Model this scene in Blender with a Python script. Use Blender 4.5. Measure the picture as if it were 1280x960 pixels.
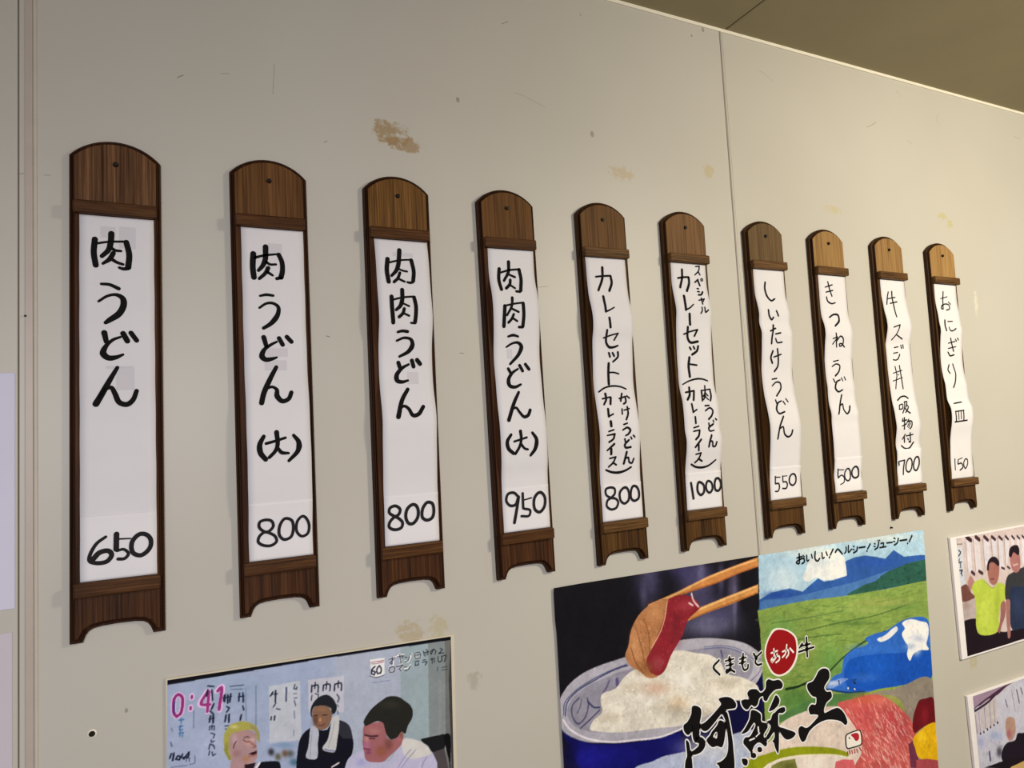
import bpy, bmesh, math, random
import numpy as np
from mathutils import Vector, Matrix

# ---------------------------------------------------------------- camera, world, lights, exposure
SC = bpy.context.scene
COL = SC.collection
for o in list(bpy.data.objects): bpy.data.objects.remove(o)
F_PX, YAW, PITCH, ROLL = 870.649, 0.460196, 0.071827, -0.051184
CAM = (0.10272, -0.97244, 0.21674)
fw = Vector((math.sin(YAW)*math.cos(PITCH), math.cos(YAW)*math.cos(PITCH), math.sin(PITCH)))
rt = Vector((math.cos(YAW), -math.sin(YAW), 0)); up = rt.cross(fw)
r2 = rt*math.cos(ROLL)+up*math.sin(ROLL); u2 = -rt*math.sin(ROLL)+up*math.cos(ROLL)
cd = bpy.data.cameras.new('camera'); cam = bpy.data.objects.new('camera', cd); COL.objects.link(cam)
cd.sensor_fit = 'HORIZONTAL'; cd.sensor_width = 36.0; cd.lens = F_PX*36.0/1280.0
cd.clip_start = 0.01
cam.matrix_world = Matrix(((r2.x, u2.x, -fw.x, CAM[0]), (r2.y, u2.y, -fw.y, CAM[1]), (r2.z, u2.z, -fw.z, CAM[2]), (0, 0, 0, 1)))
SC.camera = cam

w = bpy.data.worlds.new('room_light'); SC.world = w; w.use_nodes = True
w.node_tree.nodes['Background'].inputs[0].default_value = (0.92, 0.95, 1.0, 1)
w.node_tree.nodes['Background'].inputs[1].default_value = 0.25

def area(name, loc, target, size, power, color):
    ld = bpy.data.lights.new(name, 'AREA'); ld.shape = 'RECTANGLE'; ld.size = size[0]; ld.size_y = size[1]
    ld.energy = power; ld.color = color
    o = bpy.data.objects.new(name, ld); COL.objects.link(o); o.location = loc
    o.rotation_euler = (Vector(target)-Vector(loc)).to_track_quat('-Z', 'Y').to_euler()
    return o
area('ceiling_lamp_main', (1.66, -1.45, 0.80), (2.6, 0, -0.6), (0.5, 0.22), 34.5, (1.0, 0.905, 0.69))
area('ceiling_lamp_left', (-0.05, -1.45, 0.36), (0.55, 0, -0.9), (0.4, 0.3), 12.6, (1.0, 0.965, 0.98))

SC.view_settings.view_transform = 'Standard'; SC.view_settings.look = 'None'
SC.view_settings.gamma = 1.0; SC.view_settings.exposure = 0.0
SC.view_settings.use_curve_mapping = False

# ---------------------------------------------------------------- helpers
MM = 0.001
def s2l(c):
    c = np.asarray(c, dtype=np.float64)
    return np.where(c <= 0.04045, c/12.92, ((c+0.055)/1.055)**2.4)
def hexl(h, g=1.0):
    a = s2l([int(h[i:i+2], 16)/255 for i in (0, 2, 4)])*g
    return (float(a[0]), float(a[1]), float(a[2]), 1)
def empty(name, loc, rot=(0, 0, 0)):
    o = bpy.data.objects.new(name, None); COL.objects.link(o); o.location = loc; o.rotation_euler = rot
    o.empty_display_size = 0.05
    return o
def mesh_obj(name, verts, faces, mat, parent=None, smooth=False):
    me = bpy.data.meshes.new(name); me.from_pydata(verts, [], faces); me.update()
    if mat: me.materials.append(mat)
    if smooth:
        for p in me.polygons: p.use_smooth = True
    o = bpy.data.objects.new(name, me); COL.objects.link(o)
    if parent: o.parent = parent
    return o
def bm_obj(name, bm, mat, parent=None, smooth=False):
    bmesh.ops.recalc_face_normals(bm, faces=bm.faces)
    me = bpy.data.meshes.new(name); bm.to_mesh(me); bm.free()
    if mat: me.materials.append(mat)
    if smooth:
        for p in me.polygons: p.use_smooth = True
    o = bpy.data.objects.new(name, me); COL.objects.link(o)
    if parent: o.parent = parent
    return o
def box_bm(x0, x1, y0, y1, z0, z1, bev=0, seg=2):
    bm = bmesh.new(); bmesh.ops.create_cube(bm, size=1)
    for v in bm.verts:
        v.co = Vector((x0+(v.co.x+.5)*(x1-x0), y0+(v.co.y+.5)*(y1-y0), z0+(v.co.z+.5)*(z1-z0)))
    if bev: bmesh.ops.bevel(bm, geom=bm.edges[:], offset=bev, segments=seg, profile=.5, affect='EDGES')
    return bm
def tag(o, label=None, cat=None, group=None, kind=None):
    if label: o['label'] = label
    if cat: o['category'] = cat
    if group: o['group'] = group
    if kind: o['kind'] = kind
    return o
def nodes(name, rough=.5, spec=.5):
    m = bpy.data.materials.new(name); m.use_nodes = True; nt = m.node_tree
    b = nt.nodes['Principled BSDF']; b.inputs['Roughness'].default_value = rough
    b.inputs['Specular IOR Level'].default_value = spec
    return m, nt, b
def N(nt, t, **k):
    n = nt.nodes.new(t)
    for a, v in k.items():
        if a in n.inputs.keys() if hasattr(n.inputs, 'keys') else False: n.inputs[a].default_value = v
        else: setattr(n, a, v)
    return n
def ramp(nt, fac, stops):
    r = nt.nodes.new('ShaderNodeValToRGB'); e = r.color_ramp.elements
    while len(e) < len(stops): e.new(.5)
    for i, (p, c) in enumerate(stops): e[i].position = p; e[i].color = c
    nt.links.new(fac, r.inputs[0]); return r
def noise(nt, vec, scale, detail=4, rough=.5):
    n = nt.nodes.new('ShaderNodeTexNoise'); n.inputs['Scale'].default_value = scale
    n.inputs['Detail'].default_value = detail; n.inputs['Roughness'].default_value = rough
    nt.links.new(vec, n.inputs['Vector']); return n
def mapping(nt, vec, scale=(1, 1, 1), loc=(0, 0, 0)):
    m = nt.nodes.new('ShaderNodeMapping'); m.inputs['Scale'].default_value = scale; m.inputs['Location'].default_value = loc
    nt.links.new(vec, m.inputs['Vector']); return m
def bump(nt, b, h, strength, dist):
    n = nt.nodes.new('ShaderNodeBump'); n.inputs['Strength'].default_value = strength; n.inputs['Distance'].default_value = dist
    nt.links.new(h, n.inputs['Height']); nt.links.new(n.outputs[0], b.inputs['Normal'])
def mixc(nt, fac, a, b):
    m = nt.nodes.new('ShaderNodeMix'); m.data_type = 'RGBA'
    if hasattr(fac, 'links'): nt.links.new(fac, m.inputs[0])
    else: m.inputs[0].default_value = fac
    for s, v in ((6, a), (7, b)):
        if isinstance(v, tuple): m.inputs[s].default_value = v
        else: nt.links.new(v, m.inputs[s])
    return m.outputs[2]
def mth(nt, op, a, b=None, clamp=False):
    m = nt.nodes.new('ShaderNodeMath'); m.operation = op; m.use_clamp = clamp
    for s, v in ((0, a), (1, b)):
        if v is None: continue
        if isinstance(v, (int, float)): m.inputs[s].default_value = v
        else: nt.links.new(v, m.inputs[s])
    return m.outputs[0]

# ---------------------------------------------------------------- materials
def mat_wall():
    m, nt, b = nodes('painted_wall_panel', .42, .35)
    tc = nt.nodes.new('ShaderNodeTexCoord'); v = tc.outputs['Object']
    n = noise(nt, v, 2.2, 3)
    base = ramp(nt, n.outputs[0], [(.3, hexl('beb9b0')), (.7, hexl('c4c0b8'))]).outputs[0]
    # old tape and glue residue: (x, z, half width, half height, colour, strength)
    st = [(.405, .672, .026, .022, '9c8259', .8), (.425, .658, .030, .012, '9c7f59', .75), (.82, .661, .028, .014, 'b8a17c', .55),
          (1.02, .690, .014, .014, 'b8a878', .6), (.404, -.055, .020, .022, 'ae9a70', .55), (.446, -.055, .014, .02, 'b5aa7a', .5),
          (1.722, .671, .016, .009, 'bcb26c', .6), (1.747, .652, .012, .014, 'bcb26c', .55), (1.35, .649, .03, .009, 'bfb07a', .5),
          (1.8186, .467, .008, .03, 'dfd8c8', .6), (1.680, -.333, .018, .012, 'b5ab84', .6), (.501, -.139, .012, .014, '9c927e', .4)]
    sep = nt.nodes.new('ShaderNodeSeparateXYZ'); nt.links.new(v, sep.inputs[0])
    ns = noise(nt, v, 110, 4, .65)
    nl = noise(nt, v, 38, 2, .5)
    for (x, z, rx, rz, c, k) in st:
        dx = mth(nt, 'DIVIDE', mth(nt, 'SUBTRACT', sep.outputs[0], x), rx)
        dz = mth(nt, 'DIVIDE', mth(nt, 'SUBTRACT', sep.outputs[2], z), rz)
        d = mth(nt, 'ADD', mth(nt, 'POWER', mth(nt, 'ABSOLUTE', dx), 2.6), mth(nt, 'POWER', mth(nt, 'ABSOLUTE', dz), 2.6))
        q = mth(nt, 'SUBTRACT', 1.0, d)
        q = mth(nt, 'ADD', q, mth(nt, 'MULTIPLY', mth(nt, 'SUBTRACT', ns.outputs[0], .52), 5.0))
        q = mth(nt, 'ADD', q, mth(nt, 'MULTIPLY', mth(nt, 'SUBTRACT', nl.outputs[0], .5), 3.0))
        inside = mth(nt, 'LESS_THAN', d, 1.9)
        q = mth(nt, 'MULTIPLY', mth(nt, 'MULTIPLY', q, 1.4, True), inside)
        base = mixc(nt, mth(nt, 'MULTIPLY', q, k), base, hexl(c))
    # sparse fine scuffs
    vo = nt.nodes.new('ShaderNodeTexVoronoi'); vo.inputs['Scale'].default_value = 9
    mp = mapping(nt, v, (1, 1, .7)); nt.links.new(mp.outputs[0], vo.inputs['Vector'])
    sp = mth(nt, 'LESS_THAN', vo.outputs['Distance'], .035)
    sp = mth(nt, 'MULTIPLY', sp, mth(nt, 'GREATER_THAN', noise(nt, v, 5, 1).outputs[0], .56))
    base = mixc(nt, mth(nt, 'MULTIPLY', sp, .55), base, hexl('756d5c'))
    nt.links.new(base, b.inputs['Base Color'])
    bump(nt, b, noise(nt, v, 260, 2).outputs[0], .06, .0006)
    return m
def mat_plain(name, h, rough=.5, spec=.4, scale=30, amt=.06, metal=0):
    m, nt, b = nodes(name, rough, spec); b.inputs['Metallic'].default_value = metal
    tc = nt.nodes.new('ShaderNodeTexCoord')
    n = noise(nt, tc.outputs['Object'], scale, 3)
    c = hexl(h); lo = tuple(x*(1-amt) for x in c[:3])+(1,); hi = tuple(min(1, x*(1+amt)) for x in c[:3])+(1,)
    r = ramp(nt, n.outputs[0], [(.3, lo), (.7, hi)]); nt.links.new(r.outputs[0], b.inputs['Base Color'])
    return m
def mat_wood(name, axis, seed, dark, mid, light, head=None):
    """charred cedar: grain lines run along `axis` (local coordinates)"""
    m, nt, b = nodes(name, .55, .14)
    tc = nt.nodes.new('ShaderNodeTexCoord')
    sc = (1, 1, .014) if axis == 'z' else (.03, 1, 1)
    mp = mapping(nt, tc.outputs['Object'], sc, (seed*3.7, seed*1.3, seed*2.1))
    fine = noise(nt, mp.outputs[0], 420, 4, .7)
    wide = noise(nt, mp.outputs[0], 45, 3, .6)
    mp2 = mapping(nt, tc.outputs['Object'], (1, 1, .06) if axis == 'z' else (.10, 1, 1), (seed*1.7, seed*2.3, seed*.9))
    swirl = noise(nt, mp2.outputs[0], 120, 2, .5)
    f = mth(nt, 'ADD', mth(nt, 'MULTIPLY', swirl.outputs[0], .18), mth(nt, 'MULTIPLY', fine.outputs[0], .62))
    f = mth(nt, 'ADD', f, mth(nt, 'MULTIPLY', wide.outputs[0], .20))
    r = ramp(nt, f, [(.38, hexl(dark)), (.50, hexl(mid)), (.66, hexl(light))])
    out = r.outputs[0]
    if head:      # the head of the board is paler, rubbed wood
        sep = nt.nodes.new('ShaderNodeSeparateXYZ'); nt.links.new(tc.outputs['Object'], sep.inputs[0])
        mr = nt.nodes.new('ShaderNodeMapRange'); mr.inputs[1].default_value = .518; mr.inputs[2].default_value = .524
        nt.links.new(sep.outputs[2], mr.inputs[0])
        ax = mth(nt, 'LESS_THAN', mth(nt, 'ABSOLUTE', sep.outputs[0]), .0438)
        fr = mth(nt, 'LESS_THAN', sep.outputs[1], -.0118)
        k = mth(nt, 'MULTIPLY', mth(nt, 'MULTIPLY', mr.outputs[0], ax), fr)
        r2_ = ramp(nt, f, [(.38, hexl(head[0])), (.5, hexl(head[1])), (.64, hexl(head[2]))])
        out = mixc(nt, k, out, r2_.outputs[0])
    if axis == 'z':       # charred, darker moulded edge
        sp = nt.nodes.new('ShaderNodeSeparateXYZ'); nt.links.new(tc.outputs['Object'], sp.inputs[0])
        eg = mth(nt, 'GREATER_THAN', sp.outputs[1], -.0112)
        out = mixc(nt, mth(nt, 'MULTIPLY', eg, .55), out, hexl('1c0d06'))
    nt.links.new(out, b.inputs['Base Color'])
    bump(nt, b, f, .4, .0008)
    return m
def mat_paper(name, h, amt=.03, crease=True, trans=.0):
    m, nt, b = nodes(name, .75, .2)
    tc = nt.nodes.new('ShaderNodeTexCoord'); v = tc.outputs['Object']
    n = noise(nt, v, 24, 3); c = hexl(h)
    lo = tuple(x*(1-amt) for x in c[:3])+(1,)
    r = ramp(nt, n.outputs[0], [(.3, lo), (.65, c)]); nt.links.new(r.outputs[0], b.inputs['Base Color'])
    bump(nt, b, noise(nt, v, 600, 2).outputs[0], .05, .0004)
    return m
def mat_ink(name, h, rough=.8):
    m, nt, b = nodes(name, rough, .12)
    tc = nt.nodes.new('ShaderNodeTexCoord'); n = noise(nt, tc.outputs['Object'], 900, 2)
    c = hexl(h); r = ramp(nt, n.outputs[0], [(.35, c), (.75, tuple(min(1, x*1.5+.004) for x in c[:3])+(1,))])
    nt.links.new(r.outputs[0], b.inputs['Base Color']); return m
def mat_print(name, rough=.5, coat=.0):
    m, nt, b = nodes(name, rough, .12)
    a = nt.nodes.new('ShaderNodeVertexColor'); a.layer_name = 'print'
    nt.links.new(a.outputs[0], b.inputs['Base Color'])
    b.inputs['Coat Weight'].default_value = coat; b.inputs['Coat Roughness'].default_value = .2
    return m

M_wall = mat_wall()
M_ceil = mat_plain('ceiling_panel_paint', '968b6c', .6, .25, 6, .04)
M_trim = mat_plain('joint_trim_paint', 'c6beb0', .35, .4, 40, .03)
M_trim_pink = mat_plain('joint_cover_paint', 'b8aca2', .4, .4, 40, .03)
M_caulk = mat_plain('white_caulk', 'ece6d6', .5, .3, 60, .04)
M_floor = mat_plain('floor_tile', '8c8272', .5, .4, 8, .1)
M_dark = mat_plain('joint_shadow_gap', '63594c', .8, .1, 30, .1)
M_paper = mat_paper('handwritten_strip_paper', 'e0dde2')
M_slip = mat_paper('price_slip_paper', 'e8e5ea', .02)
M_patch = mat_paper('show_through_patch', 'd2ced5', .02)
M_ink = mat_ink('black_brush_ink', '0d0b0c')
M_ink2 = mat_ink('grey_black_marker_ink', '201d21')
M_iron = mat_plain('dark_iron_nail', '1d1713', .5, .5, 300, .3, .6)
M_sheet = mat_paper('notice_paper', 'd6d4ea', .02)
M_sheet2 = mat_paper('lower_notice_paper', 'cec6d1', .02)
M_card = mat_plain('white_photo_board', 'f0ebef', .4, .4, 40, .02)
M_lam = mat_plain('cream_laminate_edge', 'd6cdb8', .25, .5, 40, .03)
M_print = mat_print('glossy_print')
M_tape = mat_plain('old_tape', 'd0c49a', .4, .4, 60, .08)

# ---------------------------------------------------------------- the setting
# z = 0 is the level of the boards' feet; the floor lies 1.30 m lower, the ceiling 0.98 m higher
ZC, ZF = 0.98091, -1.30
wall = tag(empty('wall_back', (0, 0, 0)), kind='structure')
bm_obj('wall_panel', box_bm(-1.6, -.0530, .0, .04, ZF, ZC+.02, .0008, 1), M_wall, wall)
bm_obj('wall_panel', box_bm(-.0518, 1.0722, .0, .04, ZF, ZC+.02, .0008, 1), M_wall, wall)
bm_obj('wall_panel', box_bm(1.0742, 3.6, .0, .04, ZF, ZC+.02, .0008, 1), M_wall, wall)
o = bm_obj('joint_gap', box_bm(-.056, -.048, .0012, .045, ZF, ZC+.02), M_dark, wall)
o = bm_obj('joint_gap', box_bm(1.070, 1.076, .003, .045, ZF, ZC+.02), M_dark, wall)
t1 = tag(empty('trim_1', (0, 0, 0)), kind='structure')
bm_obj('cover_strip', box_bm(-.0460, -.0380, -.0012, .001, ZF, ZC, .0005, 1), M_trim_pink, t1)
bm = bmesh.new()
def ridge(xc, r, h):
    vs = []; n = 8
    for i in range(n+1):
        a = math.pi*i/n; vs.append((xc-r*math.cos(a), -h*math.sin(a)))
    return vs
def extr(name, prof, z0, z1, mat, parent, smooth=True):
    n = len(prof); V = [(x, y, z0) for x, y in prof]+[(x, y, z1) for x, y in prof]
    Fc = [(i, (i+1) % n, n+(i+1) % n, n+i) for i in range(n)]+[tuple(range(n)), tuple(range(2*n-1, n-1, -1))]
    bmx = bmesh.new(); vv = [bmx.verts.new(v) for v in V]
    for f in Fc: bmx.faces.new([vv[i] for i in f])
    return bm_obj(name, bmx, mat, parent, False)
bm.free()
extr('bead', ridge(-.0357, .0023, .0024), ZF, ZC, M_trim, t1)
t2 = tag(empty('trim_2', (0, 0, 0)), kind='structure')
extr('bead', ridge(1.0762, .0011, .0008), ZF, ZC, M_trim, t2)
extr('bead', ridge(1.0800, .0011, .0008), ZF, ZC, M_trim, t2)
t3 = tag(bm_obj('trim_3', box_bm(-1.6, 3.6, -.0022, .0, ZC-.0060, ZC+.001, .0006, 1), M_caulk), kind='structure')
ceil = tag(empty('ceiling', (0, 0, ZC)), kind='structure')
SX = 1.0875
bm_obj('ceiling_panel', box_bm(-1.6, SX-.002, -3.2, .0, 0, .03, .0008, 1), M_ceil, ceil)
bm_obj('ceiling_panel', box_bm(SX+.002, 3.6, -3.2, .0, 0, .03, .0008, 1), M_ceil, ceil)
bm_obj('joint_gap', box_bm(SX-.004, SX+.004, -3.2, .0, .008, .032), M_dark, ceil)
tag(bm_obj('floor', box_bm(-1.6, 3.6, -3.2, .04, ZF-.04, ZF), M_floor), kind='structure')

# ---------------------------------------------------------------- stroke engine (ink on curved paper)
def parse(s):
    out = []
    for st in s.split('|'):
        if not st: continue
        a, b = st.split(':'); W = [float(q)/10 for q in a.split(',')]
        c = [float(q)/10 for q in b.split()]; out.append((W, list(zip(c[::2], c[1::2]))))
    return out
def smooth(P, step=1.0, closed=False):
    """Catmull-Rom resampling, returns points and parameter 0..1"""
    if len(P) == 2 and not closed:
        n = max(2, int(math.hypot(P[1][0]-P[0][0], P[1][1]-P[0][1])/step)+1)
        return [(P[0][0]+(P[1][0]-P[0][0])*i/(n-1), P[0][1]+(P[1][1]-P[0][1])*i/(n-1), i/(n-1)) for i in range(n)]
    if P[0] == P[-1] and not closed and len(P) > 4:
        Q = [P[-2]]+P+[P[1]]; m = len(P)-1
    elif closed:
        Q = [P[-1]]+P+[P[0], P[1]]; m = len(P)
    else:
        Q = [(2*P[0][0]-P[1][0], 2*P[0][1]-P[1][1])]+P+[(2*P[-1][0]-P[-2][0], 2*P[-1][1]-P[-2][1])]; m = len(P)-1
    R = []
    for k in range(m):
        p0, p1, p2, p3 = Q[k:k+4]
        L = math.hypot(p2[0]-p1[0], p2[1]-p1[1]); n = max(1, int(L/step))
        d0, d1, d2 = [max(1e-3, math.sqrt(math.hypot(b[0]-a[0], b[1]-a[1]))) for a, b in ((p0, p1), (p1, p2), (p2, p3))]
        for i in range(n):
            t = i/n; r = []
            for a in (0, 1):       # centripetal tangents
                m1 = d1*((p1[a]-p0[a])/d0-(p2[a]-p0[a])/(d0+d1)+(p2[a]-p1[a])/d1)
                m2 = d1*((p2[a]-p1[a])/d1-(p3[a]-p1[a])/(d1+d2)+(p3[a]-p2[a])/d2)
                r.append((2*t**3-3*t*t+1)*p1[a]+(t**3-2*t*t+t)*m1+(-2*t**3+3*t*t)*p2[a]+(t**3-t*t)*m2)
            R.append((r[0], r[1], (k+t)/m))
    if not closed: R.append((P[-1][0], P[-1][1], 1.0))
    return R
def ribbon(V, Fc, W, P, ysurf, step=1.0, closed=False, jit=0):
    S = smooth(P, step, closed); n = len(S)
    if n < 2: return
    def width(t):
        k = t*(len(W)-1); i = min(int(k), len(W)-2) if len(W) > 1 else 0
        return W[0] if len(W) == 1 else W[i]+(W[i+1]-W[i])*(k-i)
    base = len(V); prev = None
    for i, (x, z, t) in enumerate(S):
        a = S[max(0, i-1)]; b = S[min(n-1, i+1)]
        if closed: a = S[i-1]; b = S[(i+1) % n]
        dx, dz = b[0]-a[0], b[1]-a[1]; L = math.hypot(dx, dz) or 1
        h = width(t)/2
        nx, nz = -dz/L*h, dx/L*h
        for s in (1, -1):
            px, pz = x+nx*s, z+nz*s; V.append((px*MM, -ysurf(pz)*MM, pz*MM))
    for i in range(n-1): Fc.append((base+2*i, base+2*i+2, base+2*i+3, base+2*i+1))
    if closed: Fc.append((base+2*n-2, base, base+1, base+2*n-1))
    else:
        for e, sg in ((0, -1), (n-1, 1)):        # round caps
            x, z, t = S[e]; o_ = S[1] if e == 0 else S[n-2]
            ang = math.atan2(z-o_[1], x-o_[0]); h = width(t)/2
            c0 = len(V); V.append((x*MM, -ysurf(z)*MM, z*MM)); m = 6
            for k in range(m+1):
                q = ang-math.pi/2+math.pi*k/m; px, pz = x+h*math.cos(q), z+h*math.sin(q)
                V.append((px*MM, -ysurf(pz)*MM, pz*MM))
            for k in range(m): Fc.append((c0, c0+1+k, c0+2+k))

# ---------------------------------------------------------------- the menu boards
BW, BH, RISE = 49.4, 580.0, 22.5
def board_outline():
    P = [(-BW, 0), (-36.5, 0), (-35.2, 3.5), (-33.4, 8), (-30.5, 12), (-26, 14.8), (-18, 16.2), (0, 16.8), (18, 16.2), (26, 14.8),
         (30.5, 12), (33.4, 8), (35.2, 3.5), (36.5, 0), (BW, 0), (BW, 200), (BW, 400), (BW, BH)]
    R = (BW*BW+RISE*RISE)/(2*RISE); zc = BH+RISE-R; a0 = math.asin(BW/R)
    n = 18
    for i in range(1, n): a = a0-2*a0*i/n; P.append((R*math.sin(a), zc+R*math.cos(a)))
    P += [(-BW, BH), (-BW, 400), (-BW, 200)]
    return P
def inset(P, d):
    n = len(P); out = []
    for i in range(n):
        a, b, c = P[i-1], P[i], P[(i+1) % n]
        e1 = (b[0]-a[0], b[1]-a[1]); e2 = (c[0]-b[0], c[1]-b[1])
        l1, l2 = math.hypot(*e1), math.hypot(*e2)
        n1 = (-e1[1]/l1, e1[0]/l1); n2 = (-e2[1]/l2, e2[0]/l2)
        k = 1+n1[0]*n2[0]+n1[1]*n2[1]
        out.append((b[0]+d*(n1[0]+n2[0])/k, b[1]+d*(n1[1]+n2[1])/k))
    return out
OUT = board_outline()
def plank_bm():
    rings = [(0, .4), (0, 6.6), (.5, 7.6), (1.4, 8.0), (2.2, 7.7), (2.9, 6.8), (3.7, 6.2), (4.6, 6.5), (5.0, 8.5), (5.3, 11.0), (5.7, 12.1), (6.5, 12.5)]
    bm = bmesh.new(); prev = None
    for (d, y) in rings:
        R = [bm.verts.new((x*MM, -y*MM, z*MM)) for x, z in (inset(OUT, d) if d else OUT)]
        if prev:
            n = len(R)
            for i in range(n): bm.faces.new((prev[i], prev[(i+1) % n], R[(i+1) % n], R[i]))
        else: first = R
        prev = R
    bm.faces.new(prev); bm.faces.new(first[::-1])
    return bm
def bar_bm(z0, z1, d, xl=44.6):
    return box_bm(-xl*MM, xl*MM, -d*MM, -12.6*MM, z0*MM, z1*MM, .0021, 3)
def nail_bm():
    bm = bmesh.new()
    bmesh.ops.create_cone(bm, cap_ends=True, segments=12, radius1=.0034, radius2=.0026, depth=.0032,
                          matrix=Matrix.Translation((0, -.0139, .5715)) @ Matrix.Rotation(math.pi/2, 4, 'X'))
    return bm

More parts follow.
